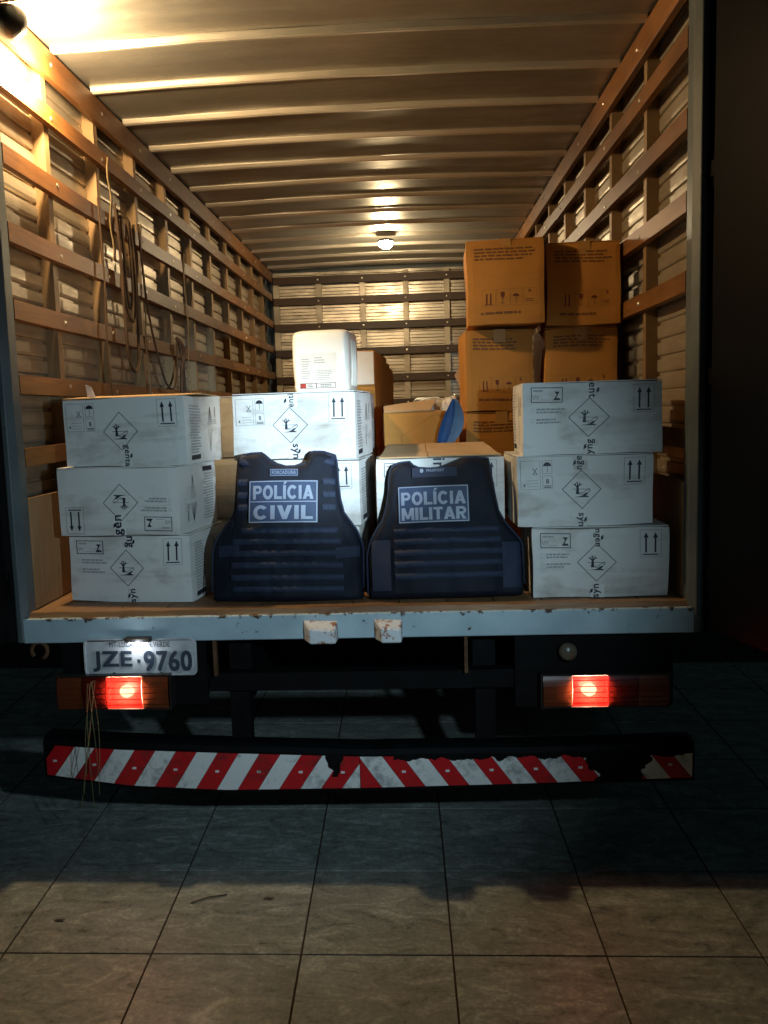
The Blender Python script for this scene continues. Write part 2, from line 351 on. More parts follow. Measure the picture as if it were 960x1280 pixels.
def ghs(k, cx, cy, r):
    """environment hazard diamond: dead tree and fish"""
    for i in range(4):
        a = [(0,r),(r,0),(0,-r),(-r,0)]; p, q = a[i], a[(i+1)%4]
        k.line((cx+p[0],cy+p[1]), (cx+q[0],cy+q[1]), .0022)
    S = r/.07; X = lambda a,b: (cx+a*S, cy+b*S)
    k.poly([X(-.034,-.029),X(.026,-.029),X(.021,-.025),X(.012,-.021),X(.004,-.022),X(-.008,-.026)])
    k.poly([X(-.022,-.018),X(-.010,-.018),X(-.0118,.010),X(-.0182,.010)])
    for a,b,w,w2 in (((-.015,.006),(-.026,.018),.004,.002),((-.015,.008),(-.004,.019),.004,.002),((-.015,.006),(-.014,.026),.004,.0015),((-.021,.012),(-.022,.024),.0025,.001),
                     ((-.024,.016),(-.032,.019),.0022,.001),((-.008,.014),(-.006,.026),.0025,.001),((-.006,.016),(.003,.017),.0022,.001),((-.014,.018),(-.019,.028),.002,.001)):
        k.line(X(*a), X(*b), w*S*1.45, w2*S*1.5)
    k.line(X(-.034,0), X(.030,0), .0016)
    fish = [(-.010,-.016),(-.004,-.012),(.004,-.014),(.012,-.006),(.022,-.002),(.027,.002),(.030,-.006),(.024,-.010),(.018,-.019),(.008,-.021),(-.002,-.019)]
    for a,b in zip(fish, fish[1:]+fish[:1]): k.line(X(*a), X(*b), .0018)
    k.poly([X(.004,-.021),X(.018,-.019),X(.024,-.012),X(.012,-.014)])
def up_arrows(k, x0, y0, x1, y1, w=1.0):
    k.frame(x0,y0,x1,y1,.0009); cx = (x0+x1)/2; hw = (x1-x0)*.24
    for dx in (-.22,.22): k.arrow(cx+dx*(x1-x0), y0+.17*(y1-y0), y1-.09*(y1-y0), (x1-x0)*.085, hw, (y1-y0)*.2)
    k.rect(x0+.13*(x1-x0), y0+.08*(y1-y0), x1-.13*(x1-x0), y0+.12*(y1-y0))
def handling_a(k, x0, y1):
    """keep-away frame, umbrella and stacking limit"""
    k.frame(x0, y1-.100, x0+.068, y1, .0008); cx, cy = x0+.050, y1-.037
    k.line((cx-.008,cy-.011),(cx+.008,cy+.011),.002); k.line((cx+.008,cy-.011),(cx-.008,cy+.011),.002); k.line((cx-.008,cy-.011),(cx+.008,cy-.011),.0015)
    k.text('4', x0+.012, y1-.085, height=.011, bold=.02)
    for i in range(3): k.rect(x0+.022, y1-.070-i*.010, x0+.060, y1-.069-i*.010)
    ux = x0+.076; k.frame(ux, y1-.047, ux+.034, y1, .0009)
    dome = [(ux+.017+.014*math.cos(a), y1-.020+.014*math.sin(a)) for a in [math.pi*i/10 for i in range(11)]]; k.poly(dome); k.line((ux+.017,y1-.02),(ux+.017,y1-.042),.0016)
    k.frame(ux, y1-.100, ux+.034, y1-.054, .0009); k.text('8', ux+.017, y1-.074, height=.016, bold=.02)
    for i in range(2): k.rect(ux+.004, y1-.091-i*.005, ux+.030, y1-.0885-i*.005)
def handling_b(k, soft, x0, y1, rnd):
    k.frame(x0, y1-.052, x0+.104, y1, .0026)
    k.poly([(x0+.076,y1-.014),(x0+.094,y1-.014),(x0+.088,y1-.024),(x0+.084,y1-.024)]); k.line((x0+.088,y1-.020),(x0+.080,y1-.036),.004); k.poly([(x0+.072,y1-.044),(x0+.098,y1-.044),(x0+.092,y1-.036),(x0+.078,y1-.036)])
    soft.lines(x0+.008, y1-.016, x0+.045, y1-.008, 1, rnd, .8); soft.text('W', x0+.016, y1-.034, height=.016); soft.rect(x0+.030, y1-.044, x0+.060, y1-.042)
    for i in range(2):
        yy = y1-.072-i*.035; soft.frame(x0, yy-.012, x0+.011, yy, .0008); soft.lines(x0+.018, yy-.018, x0+.120-.012*i, yy+.002, 2, rnd, .6)

# ------------------------------------------------------------------ ground
GA, GB, GT, GU, GV = -.0107, .0307, .012, .0952, -.5572
def gz(x, y): return -.9151 + GA*(x-1.36) + GB*y
def make_ground():
    u = Vector((math.cos(GT), math.sin(GT), 0)); u.z = GA*u.x+GB*u.y; u.normalize()
    n = Vector((-GA,-GB,1)).normalized(); v = n.cross(u)
    b = MB(); s = 120; N = 24
    vs = [(-s+2*s*i/N, -s+2*s*j/N, -.012) for j in range(N+1) for i in range(N+1)]
    b.add(vs, [(j*(N+1)+i, j*(N+1)+i+1, (j+1)*(N+1)+i+1, (j+1)*(N+1)+i) for j in range(N) for i in range(N)])
    g = b.build('ground', M['soil']); tag(g, kind='structure')
    g.matrix_world = Matrix(((u.x,v.x,n.x,GU),(u.y,v.y,n.y,GV),(u.z,v.z,n.z,gz(GU,GV)),(0,0,0,1)))
    T = .45; X0, X1, Y0, Y1 = -7, 12, -5, 6
    gb = MB(); gb.add([(X0*T,Y0*T,-.004),(X1*T,Y0*T,-.004),(X1*T,Y1*T,-.004),(X0*T,Y1*T,-.004)], [(0,1,2,3)]); gb.build('grout_bed', M['grout'], g)
    q = T-.006; tb = MB(); e = .0008
    lo = [(.003,.003,-.011),(q+.003,.003,-.011),(q+.003,q+.003,-.011),(.003,q+.003,-.011)]; mid = [(a,b_,-e) for a,b_,_ in lo]
    hi = [(.003+e,.003+e,0),(q+.003-e,.003+e,0),(q+.003-e,q+.003-e,0),(.003+e,q+.003-e,0)]
    tb.add(lo+mid+hi, [(0,1,5,4),(1,2,6,5),(2,3,7,6),(3,0,4,7),(4,5,9,8),(5,6,10,9),(6,7,11,10),(7,4,8,11),(8,9,10,11)])
    first = None
    for j in range(Y0, Y1):
        for i in range(X0, X1):
            if first is None: first = tb.build('floor_tile', M['tile'], g, loc=(i*T,j*T,0))
            else: link_copy(first, 'floor_tile', g, (i*T, j*T, RND.uniform(-.0008,.0006)))
    # rough grass beyond the paving
    r = random.Random(3); gb = MB()
    for _ in range(9000):
        x = r.uniform(-6,7); y = Y1*T+.02+abs(r.gauss(0,1.6)); h = r.uniform(.03,.10); a = r.uniform(0,6.28); w = r.uniform(.003,.006); lean = r.uniform(0,.05)
        dx, dy = math.cos(a), math.sin(a)
        gb.add([(x-dy*w,y+dx*w,-.012),(x+dy*w,y-dx*w,-.012),(x+dx*lean,y+dy*lean,h)], [(0,1,2)])
    go = gb.build('grass', M['grass']); go.matrix_world = g.matrix_world; tag(go, 'short rough grass growing beyond the edge of the tiled paving', 'grass', kind='stuff')
    return g
GROUND = make_ground()

# ------------------------------------------------------------------ truck
TRUCK = empty('cargo_truck', (0,0,0))
tag(TRUCK, 'box truck with open rear doors, wooden slatted cargo walls and striped bumper', 'truck')
SLAT_Z = [1.8725-.258*k for k in range(6)]
BOLTS = {}
def bolt(parent, loc, axis, sign):
    if (axis, sign) not in BOLTS: o = MB().lathe([(0,.005*sign),(.006,.004*sign),(.0095,0)], (0,0,0), axis, 8).build('bolt', M['bolt'], parent, loc=loc); BOLTS[(axis,sign)] = o
    else: link_copy(BOLTS[(axis,sign)], 'bolt', parent, loc)
def corr_sheet(length, z0, z1, axis, deep=False):
    """corrugated sheet in local coordinates: runs along +axis from 0, relief towards the cargo"""
    prof = []; z = z0; P = .066
    while z < z1:
        for dz_, d in (((0,0),(.018,0),(.024,.016),(.048,.016),(.056,0)) if deep else ((0,.010),(.010,.012),(.048,.012),(.050,.002),(.062,.002))):
            if z+dz_ < z1: prof.append((d, z+dz_))
        z += P
    prof.append((0,z1)); b = MB(); N = 5; vs = []
    for i in range(N+1):
        s = length*i/N
        for d,zz in prof:
            wob = .004*noise.noise(Vector((s*3, zz*4, length*7)))
            vs.append((d+wob, s, zz) if axis == 'y' else (s, -d-wob, zz))
    n = len(prof); b.add(vs, [(i*n+j, (i+1)*n+j, (i+1)*n+j+1, i*n+j+1) for i in range(N) for j in range(n-1)])
    return b
def side_wall(sign, posts, missing):
    """sign +1: wall at x=0 facing +x, -1: wall at x=W facing -x"""
    fx = (lambda d: d) if sign > 0 else (lambda d: W-d)      # d measured inward from the slat faces
    bx = lambda b, d0, d1, y0, y1, z0, z1: b.box(min(fx(d0),fx(d1)), max(fx(d0),fx(d1)), y0, y1, z0, z1)
    b = MB(); bx(b, -.105, -.090, .0, L, -.02, H+.04); w = b.build('side_wall', M['frame'], TRUCK)
    edges = [.03]+[p for p in posts]+[L]
    for a, c in zip(edges[:-1], edges[1:]):
        s = corr_sheet(c-a, .0, H, 'y'); s.v = [(fx(-.085)+sign*p[0], p[1]+a, p[2]) for p in s.v]
        s.build('corrugated_panel', M['sheet'], w)
    for p in posts:
        b = MB(); y0, y1 = p-.022, p+.022
        bx(b, -.080, -.026, y0, y0+.004, .0, H-.02); bx(b, -.080, -.026, y1-.004, y1, .0, H-.02); bx(b, -.030, -.0262, y0+.004, y1-.004, .0, H-.02)
        bx(b, -.0835, -.080, y0-.012, y0+.004, .0, H-.02); bx(b, -.0835, -.080, y1-.004, y1+.012, .0, H-.02)
        b.build('post', M['post'], w)
    r = random.Random(11+sign)
    for k, zt in enumerate(SLAT_Z):
        if k in missing: continue
        joints = [.05, 2.1+.9*r.random(), L-.03]
        for a, c in zip(joints[:-1], joints[1:]):
            z0 = zt-.068+r.uniform(-.004,.004); sag = r.uniform(-.006,.006); n = 8; vs = []
            for i in range(n+1):
                y = a+.002+(c-a-.004)*i/n; dz_ = sag*math.sin(math.pi*i/n)+.0015*math.sin(i*2.1+k)
                for d, zz in ((-.025,0),(0,.002),(.0,.068),(-.025,.068)): vs.append((fx(d), y, z0+zz+dz_))
            fs = [(i*4+j, i*4+(j+1)%4, (i+1)*4+(j+1)%4, (i+1)*4+j) for i in range(n) for j in range(4)]+[(0,1,2,3),(n*4+3,n*4+2,n*4+1,n*4)]
            s = MB().add(vs, fs).build('slat', M['slat'], w)
            for p in posts:
                if a < p < c: bolt(s, (fx(0), p+r.uniform(-.01,.01), z0+.034+r.uniform(-.008,.008)), 'x', sign)
    b = MB(); bx(b, -.026, .004, .03, L-.03, H-.112, H-.006); tr = b.build('top_rail', M['slat'], w, bevel=.003)
    for p in posts: bolt(tr, (fx(.004), p+.02, H-.06), 'x', sign)
    for y0, y1 in ((.04,1.9),(1.905,3.9),(3.905,L-.04)):
        b = MB(); bx(b, -.020, .002, y0, y1, .004, .402); b.build('plywood_panel', M['ply'], w)
    return w
WALL_L = side_wall(1, [.50+.56*k for k in range(10)], ())
WALL_R = side_wall(-1, [.66+.60*k for k in range(9)], (4,))
# front wall of the box
b = MB(); b.box(-.10, W+.10, L+.105, L+.12, -.02, H+.04); FW = b.build('front_wall', M['frame'], TRUCK)
fposts = [.03,.461,.905,1.339,1.75,2.18]
for a, c in zip([0]+fposts[1:], fposts[1:]+[W]):
    s = corr_sheet(c-a, 0, H, 'x', True); s.v = [(p[0]+a, L+.09+p[1], p[2]) for p in s.v]; s.build('corrugated_panel', M['sheet_f'], FW)
for p in fposts:
    b = MB(); b.box(p-.028,p-.024,L+.026,L+.082,0,H-.02); b.box(p+.024,p+.028,L+.026,L+.082,0,H-.02); b.box(p-.024,p+.024,L+.026,L+.030,0,H-.02); b.build('post', M['post_f'], FW)
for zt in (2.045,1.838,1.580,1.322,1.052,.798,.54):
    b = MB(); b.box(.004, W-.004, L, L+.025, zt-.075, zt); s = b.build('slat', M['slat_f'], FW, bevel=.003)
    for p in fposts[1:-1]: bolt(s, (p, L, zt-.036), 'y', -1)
# roof with ribs
b = MB(); b.box(-.105, W+.105, -.02, L+.12, H+.045, H+.06); ROOF = b.build('roof', M['frame'], TRUCK)
ribs = [.107+.43*k for k in range(14)]
ed = [0.0]+ribs+[L]
for a, c in zip(ed[:-1], ed[1:]):
    N, K = 10, 4; vs = []
    for i in range(N+1):
        for j in range(K+1):
            x = -.03+(W+.06)*i/N; y = a+(c-a)*j/K
            vs.append((x, y, H+.012+.018*math.sin(math.pi*i/N)+.004*noise.noise(Vector((x*2.2,y*3,1)))-.004*math.sin(math.pi*j/K)))
    MB().add(vs, [(i*(K+1)+j, (i+1)*(K+1)+j, (i+1)*(K+1)+j+1, i*(K+1)+j+1) for i in range(N) for j in range(K)]).build('roof_panel', M['ceil'], ROOF, smooth=True)
for k, y in enumerate(ribs):
    vs = []; N = 12
    for i in range(N+1):
        x = .002+(W-.004)*i/N; zc = H+.010+.016*math.sin(math.pi*i/N)+.0012*math.sin(i*1.7+k*2.3)
        for dy, dz_ in ((-.016,-.001),(-.008,-.015),(-.006,-.018),(.006,-.015),(.009,-.019),(.022,-.019),(.030,-.001),(-.016,.004)): vs.append((x, y+dy, zc+dz_))
    n = 8; MB().add(vs, [(i*n+j, i*n+(j+1)%n, (i+1)*n+(j+1)%n, (i+1)*n+j) for i in range(N) for j in range(n)]).build('roof_rib', M['rib'], ROOF)
# ceiling lamp
cl = MB().lathe([(0,.0),(.062,0),(.066,-.010),(.060,-.018),(.05,-.020)], (1.19,4.40,H-.028), 'z', 24).build('ceiling_lamp', M['lampblack'], TRUCK, smooth=True)
MB().lathe([(.058,-.016),(.060,-.034),(.05,-.055),(.03,-.068),(0,-.072)], (1.19,4.40,H-.028), 'z', 20).build('bulb', M['bulb2'], cl, smooth=True)
add_light('ceiling_lamp_light', 'POINT', (1.19,4.40,H-.15), 27, (1,.74,.40), .04, TRUCK)
# floor
b = MB(); b.box(-.09, W+.09, .0, L+.1, -.055, -.036); FL = b.build('cargo_floor', M['black'], TRUCK)
nb = 14
for i in range(nb):
    x0 = -.018+(W+.036)*i/nb; x1 = -.018+(W+.036)*(i+1)/nb-.003
    b = MB(); b.box(x0, x1, .035, L-.01, -.035, RND.uniform(-.003,.0)); b.build('floor_board', M['floorwood'], FL)
vs = []; N = 60
for i in range(N+1):
    x = -.01+(W+.02)*i/N; w1 = .005*noise.noise(Vector((x*6,0,0))); w2 = .006*noise.noise(Vector((x*9,4,0)))
    vs += [(x,-.014+w1,-.016),(x,.034,-.034),(x,.034,.002),(x,-.006+w1*.6,.001+.003*noise.noise(Vector((x*12,2,0))))]
MB().add(vs, [(i*4+j, i*4+(j+1)%4, (i+1)*4+(j+1)%4, (i+1)*4+j) for i in range(N) for j in range(4)]+[(0,1,2,3),(N*4+3,N*4+2,N*4+1,N*4)]).build('edge_board', M['slat_x'], TRUCK)
# sill and its two lugs
b = MB(); b.box(-.02, W+.02, -.030, -.005, -.104, -.0165); SILL = b.build('rear_sill', M['sill'], TRUCK, bevel=.003)
for x0, x1 in ((.972,1.092),(1.216,1.314)):
    b = MB(); yb, yf = -.031, -.095
    vs = [(x0,yb,-.108),(x1,yb,-.108),(x1,yb,-.040),(x0,yb,-.036),(x0+.028,yf,-.106),(x1-.004,yf,-.106),(x1-.006,yf,-.060),(x0+.026,yf,-.054)]
    b.add(vs, [(0,1,5,4),(1,2,6,5),(2,3,7,6),(3,0,4,7),(4,5,6,7),(0,3,2,1)]); b.build('hinge_lug', M['rust'], SILL, bevel=.004)
# rear frame posts and header
for s in (-1, 1):
    b = MB(); x = 0 if s < 0 else W
    b.prism([(x, -.012),(x+s*.02,-.036),(x+s*.036,-.036),(x+s*.046,-.026),(x+s*.046,.045),(x,.045)], -.10, H+.05, 'z'); b.build('rear_post', M['frame'], TRUCK, bevel=.002)
    b = MB(); b.box(min(x+s*.047,x+s*.112), max(x+s*.047,x+s*.112), -.024, .03, -.10, H+.05); b.build('dark_gap_filler', M['rubber'], TRUCK)  # black strip added to darken the open gap outside the post
b = MB(); b.box(-.1, W+.1, -.034, .045, H+.004, H+.12); b.build('rear_header', M['frame'], TRUCK)
# doors swung out
for s in (-1, 1):
    d = empty('cargo_door', (-.062 if s < 0 else W+.062, -.034, 0), 0, 0, TRUCK)
    ang = math.radians(-90-(-s)*(-16)) if s > 0 else math.radians(-90-16)
    ang = math.radians(-74) if s > 0 else math.radians(-108)
    d.rotation_euler = (0,0,ang)
    b = MB(); b.box(.02, 1.14, -.018, .018, -.09, H+.03); leaf = b.build('door_leaf', M['door'], d, bevel=.004)
    for k in range(4): 
        b = MB(); b.box(.05, 1.11, .019 if s > 0 else -.03, .03 if s > 0 else -.019, .06+.52*k, .10+.52*k); b.build('door_rib', M['door'], d, bevel=.003)
    for zz in (.1, .75, 1.4, 2.0):
        b = MB(); b.lathe([(0,-.05),(.011,-.05),(.011,.05),(0,.05)], (0,0,zz), 'z', 10); b.bar((0,0,zz),(.05,0,zz),.03,.05); b.build('hinge', M['door'], d)
    b = MB(); b.lathe([(0,0),(.013,0),(.013,2.05),(0,2.05)], (1.05, .048 if s > 0 else -.048, .0), 'z', 10); b.build('lock_rod', M['door'], d, smooth=True)
# chassis under the floor
for x in (.72, 1.60):
    b = MB(); b.box(x-.04, x+.04, .10, L, -.36, -.14); b.build('chassis_rail', M['black'], TRUCK)
    b = MB(); b.box(x-.035, x+.035, .06, .12, -.62, -.30); b.build('bumper_bracket', M['black'], TRUCK)
    b = MB(); b.box(x-.075, x-.063, -.004, .02, -.24, -.105); b.build('hanger', M['rust_dark'] , TRUCK)
for y in (.16, 1.0, 2.2, 3.4, 4.6):
    b = MB(); b.box(-.05, W+.05, y-.035, y+.035, -.135, -.06); b.build('floor_bearer', M['black'], TRUCK)
b = MB(); b.box(.62, 1.70, .04, .10, -.30, -.245); b.box(.62,1.70,.03,.04,-.305,-.24); b.build('crossmember', M['black'], TRUCK)
b = MB(); b.box(.10, .62, .0, .012, -.34, -.10); b.build('light_panel', M['black'], TRUCK)
b = MB(); b.box(1.70, 2.24, .012, .024, -.37, -.11); b.build('light_panel', M['black'], TRUCK)
tp = [(.0,-.13),(.18,-.13),(.24,-.125),(.26,-.09),(.40,-.085),(.43,-.05),(.44,0),(.43,.05),(.40,.085),(.26,.09),(.24,.125),(.18,.13),(0,.13)]
for x in (.06, .36, 1.92, 2.22):
    wy = 1.78; wh = MB().lathe([(r, h) for r,h in tp if r >= .24], (x, wy, gz(x,wy)+.435), 'x', 40).build('wheel', M['rubber'], TRUCK, smooth=True)
    MB().lathe([(0,-.03),(.10,-.03),(.12,-.05),(.245,-.10),(.245,.10),(.12,.05),(0,.05)], (x, wy, gz(x,wy)+.435), 'x', 24).build('rim', M['frame'], wh, smooth=True)
b = MB().lathe([(0,.1),(.07,.1),(.07,W-.1),(0,W-.1)], (0,1.78,gz(1.1,1.78)+.435), 'x', 14); b.lathe([(0,-.18),(.14,-.1),(.17,0),(.14,.1),(0,.18)], (1.16,1.78,gz(1.1,1.78)+.435), 'x', 18); b.build('axle', M['black'], TRUCK, smooth=True)
for x0, x1 in ((-.06,.50),(1.78,2.34)):
    b = MB(); b.add([(x0,1.26,-.14),(x1,1.26,-.14),(x1,1.24,-.62),(x0,1.24,-.62),(x0,1.266,-.14),(x1,1.266,-.14),(x1,1.246,-.62),(x0,1.246,-.62)], [(0,1,2,3),(7,6,5,4),(0,3,7,4),(1,5,6,2),(3,2,6,7),(0,4,5,1)]) if x0 > 0 else b.box(x0,x1,1.26,1.266,-.30,-.14)
    b.build('mud_flap', M['rubber'], TRUCK)
# bumper with reflective stripes
def lerp_tab(tab, x):
    for (a,va),(c,vc) in zip(tab[:-1], tab[1:]):
        if x <= c: return va+(vc-va)*max(0,(x-a))/(c-a)
    return tab[-1][1]
ZT = [(.012,-.488),(.35,-.500),(.67,-.514),(1.165,-.532),(1.7,-.530),(2.3,-.518)]
ZB = [(.012,-.600),(.35,-.632),(.67,-.650),(1.165,-.646),(1.7,-.635),(2.3,-.617)]
def by(x): return -.02 + (.03*(1-x/.3) if x < .3 else 0)
BUMP = empty('bumper', (0,0,0), 0, 0, TRUCK)
vs = []; N = 40
for i in range(N+1):
    x = .004+2.302*i/N; zt, zb = lerp_tab(ZT,x)+.006, lerp_tab(ZB,x)-.010; y = by(x)
    for dy, z in ((0,zb),(0,zt),(.010,zt+.016),(.035,zt+.024),(.09,zt+.022),(.10,zt+.01),(.10,zb+.005),(.085,zb-.004)): vs.append((x, y+dy, z+.0025*noise.noise(Vector((x*5,dy*30,z*3)))))
n = 8; MB().add(vs, [(i*n+j, i*n+(j+1)%n, (i+1)*n+(j+1)%n, (i+1)*n+j) for i in range(N) for j in range(n)]+[tuple(range(n)), tuple(range(N*n+n-1,N*n-1,-1))]).build('beam', M['black'], BUMP, smooth=False)
def torn(x, t):
    q = noise.noise(Vector((x*22, t*3, 3.3))); q2 = noise.noise(Vector((x*38, t*5, 8)))
    if 1.965+.03*q+.012*q2-.02*t < x < 2.118+.03*q2+.05*t+.02*q: return True
    if x > 1.27 and t > .88+.16*q+.06*q2: return True
    if abs(x-1.062-.01*q) < .030*(t+.1)-.004+.01*q2 and t > .35: return True
    if x > 2.15 and t > 1.02-(.05-.3*abs(x-2.22)): return True
    return False
def stripe(xb0, xb1, lean, xmin, xmax, mat, tiltsign):
    NX, NY = 22, 40; vs = []; fs = []
    for j in range(NY+1):
        t = j/NY
        for i in range(NX+1):
            x = xb0+(xb1-xb0)*i/NX+(lean*t if tiltsign > 0 else lean*(1-t)); x = min(max(x,xmin),xmax)
            zt, zb = lerp_tab(ZT,x), lerp_tab(ZB,x); vs.append((x, by(x)-.003, zb+(zt-zb)*t))
    for j in range(NY):
        for i in range(NX):
            q = [vs[k] for k in (j*(NX+1)+i, j*(NX+1)+i+1, (j+1)*(NX+1)+i+1, (j+1)*(NX+1)+i)]
            if abs(q[1][0]-q[0][0]) < 1e-4 and abs(q[2][0]-q[3][0]) < 1e-4: continue
            if torn(sum(a[0] for a in q)/4, (j+.5)/NY): continue
            fs.append((j*(NX+1)+i, j*(NX+1)+i+1, (j+1)*(NX+1)+i+1, (j+1)*(NX+1)+i))
    if not fs: return
    used = sorted({i for f in fs for i in f}); mp = {o:k for k,o in enumerate(used)}
    b = MB().add([vs[i] for i in used], [tuple(mp[i] for i in f) for f in fs]); o = b.build('red_stripe' if mat == 'red' else 'white_stripe', M[mat], BUMP)
    if mat == 'red':
        xm = (xb0+xb1)/2+lean/2
        if xmin+.03 < xm < xmax-.03 and not torn(xm,.5):
            zc = (lerp_tab(ZT,xm)+lerp_tab(ZB,xm))/2; MB().box(xm-.007,xm+.007,by(xm)-.0045,by(xm)-.0035,zc-.004,zc+.004).build('mark', M['white'], o)
for k in range(-1, 9):
    x = .118+.149*k; stripe(x, x+.0735, .083, .014, 1.150, 'red', 1); stripe(x+.0745, x+.148, .083, .014, 1.150, 'white', 1)
for k in range(-1, 8):
    x = 1.231+.153*k; stripe(x, x+.070, .078, 1.152, 2.298, 'red', -1); stripe(x+.071, x+.152, .078, 1.152, 2.298, 'white', -1)
# tail lamps
def tail_light(segs, z0, z1, lit, y0):
    x0, x1 = segs[0][0], segs[-1][1]; r = empty('tail_light', (0,0,0), 0, 0, TRUCK)
    b = MB(); b.box(x0-.006,x1+.006,y0,y0+.006,z0-.006,z1+.006)
    for a,c in ((x0-.006,x0-.002),(x1+.002,x1+.006)): b.box(a,c,y0-.05,y0,z0-.006,z1+.006)
    b.box(x0-.002,x1+.002,y0-.05,y0,z0-.006,z0-.002); b.box(x0-.002,x1+.002,y0-.05,y0,z1+.002,z1+.006); b.build('housing', M['lampblack'], r)
    for a, c, mt in segs:
        b = MB(); N = 6; prof = [(y0-.050-.010*math.sin(math.pi*i/N), z0+(z1-z0)*i/N) for i in range(N+1)]
        vs = [(x,p[0],p[1]) for x in (a+.001,c-.001) for p in prof]; n = N+1
        b.add(vs, [(i, i+1, n+i+1, n+i) for i in range(N)])
        for i in range(5):   # moulded ribs
            zz = z0+(z1-z0)*(i+.7)/5.4; yy = y0-.052-.010*math.sin(math.pi*(zz-z0)/(z1-z0)); b.box(a+.004, c-.004, yy-.0012, yy+.0005, zz-.0012, zz+.0012)
        ln = b.build('lens', M[mt], r)
        if (a,c) == lit:
            cx = (a+c)/2; bb = MB().lathe([(0,-.026),(.013,-.021),(.020,-.010),(.023,0),(.020,.010),(.013,.021),(0,.026)], (cx, y0-.026, (z0+z1)/2-.002), 'x', 16); bb.build('bulb', M['redbulb'], r, smooth=True)
            for q in (a-.001, c-.001): MB().box(q,q+.002,y0-.049,y0-.001,z0,z1).build('divider', M['reflector'], r)
            MB().box(a+.003,c-.003,y0-.004,y0-.001,z0,z1).build('reflector', M['reflector'], r)
    return r
tail_light([(.100,.190,'lens_amber'),(.190,.276,'lens_dark'),(.276,.402,'lens_red'),(.402,.496,'lens_amber')], -.335, -.222, (.276,.402), -.006)
tail_light([(1.787,1.886,'lens_amber'),(1.886,2.008,'lens_red'),(2.008,2.108,'lens_dark'),(2.108,2.210,'lens_amber')], -.352, -.245, (1.886,2.008), .006)
rl = MB().lathe([(0,-.03),(.02,-.028),(.030,-.018),(.034,0),(.030,.0),(.030,.02)], (1.877,-.01,-.166), 'y', 18).build('marker_lamp', M['old_glass'], TRUCK, smooth=True)
hk = MB().tube([(.03+.028*math.cos(a),-.02,-.132+.030*math.sin(a)) for a in [math.pi*2*i/16-1.2 for i in range(14)]], .008, 8).build('tie_hook', M['rust_dark'], TRUCK, smooth=True)
# licence plate
PL = empty('license_plate', (.394,-.030,-.158), 0, 0, TRUCK); PL.rotation_euler = (0, math.radians(.4), 0)
w2, h2, rr = .2, .066, .018
out = [(sx*(w2-rr)+rr*math.cos(a), sz*(h2-rr)+rr*math.sin(a)) for sx,sz,a0 in ((1,1,0),(-1,1,90),(-1,-1,180),(1,-1,270)) for a in [math.radians(a0+30*i) for i in range(4)]]
MB().prism([(x,z) for x,z in out], 0, .003, 'y').build('plate', M['plate'], PL)
rim = MB(); n = len(out); inn = [(x*.972, z*.93) for x,z in out]
rim.add([(x,-.0035,z) for x,z in out]+[(x,-.0035,z) for x,z in inn]+[(x,0,z) for x,z in out]+[(x,0,z) for x,z in inn], [(i,(i+1)%n,n+(i+1)%n,n+i) for i in range(n)]+[(n+i,n+(i+1)%n,3*n+(i+1)%n,3*n+i) for i in range(n)]+[(2*n+i,2*n+(i+1)%n,(i+1)%n,i) for i in range(n)]); rim.build('raised_rim', M['plate'], PL)
def put_ink(k, name, mat, parent, fn):
    b = MB(); b.f = k.f
    for p in k.v:
        q = Vector(fn(p[0],p[1])); q.y -= p[2] if len(p) > 2 else 0; b.v.append(tuple(q))
    me = bpy.data.meshes.new(name); me.from_pydata(b.v, [], b.f); me.update(); me.materials.append(mat)
    o = bpy.data.objects.new(name, me); COL.objects.link(o); o.parent = parent
    if name.startswith('printed_'): o['kind'] = 'stuff'
    return o
k = Ink(); k.text('JZE', -.098, -.014, width=.140, height=.074, bold=.055); k.rect(-.011,-.020,.001,-.008); k.text('9760', .098, -.014, width=.172, height=.074, bold=.055)
put_ink(k, 'plate_number', M['plate_ink'], PL, lambda a,c: (a,-.0040,c))
k = Ink(); k.text('MT-LUCAS DO R.VERDE', 0, .046, width=.215, height=.019, bold=.02); put_ink(k, 'plate_town', M['plate_ink'], PL, lambda a,c: (a,-.0040,c))
pl = MB().box(-.045,.045,-.028,.006,.058,.074).build('plate_lamp', M['lampblack'], PL, bevel=.003)
MB().box(-.030,.030,-.022,-.004,.0545,.0578).build('bulb', M['platebulb'], pl)
for xx in (-.095,.072): MB().lathe([(0,-.0065),(.005,-.006),(.007,-.004)], (xx,0,-.060), 'y', 8).build('screw', M['lampblack'], PL)
add_light('plate_light', 'POINT', (.394,-.066,-.106), .45, (.85,.93,1), .012, TRUCK)

# ------------------------------------------------------------------ clamp work lamp in the corner
wl_ = empty('work_lamp', (.030, .105, 2.025)); tag(wl_, 'black dome work lamp clipped up in the cargo box corner, shining inward', 'lamp')
ax = Vector((.12,.85,.02)).normalized(); rot = ax.to_track_quat('Z','Y').to_matrix().to_4x4()
def rot_mb(b): b.v = [tuple(rot @ Vector(p)) for p in b.v]; return b
rot_mb(MB().lathe([(.0,-.060),(.022,-.058),(.034,-.045),(.048,-.025),(.056,.0),(.058,.02),(.055,.02),(.050,0),(.042,-.020),(.0,-.035)], (0,0,0), 'z', 28)).build('shade', M['lampblack'], wl_, smooth=True)
rot_mb(MB().lathe([(0,-.034),(.014,-.028),(.026,.0),(.034,.03),(.034,.05),(.024,.07),(.012,.08),(0,.085)], (0,0,0), 'z', 18)).build('bulb', M['bulb'], wl_, smooth=True)
MB().tube([rot @ Vector((0,0,-.06)), rot @ Vector((-.01,.0,-.085)), Vector((-.03,-.02,.03)), Vector((-.045,-.01,.075))], .006, 8).build('bracket', M['lampblack'], wl_, smooth=True)
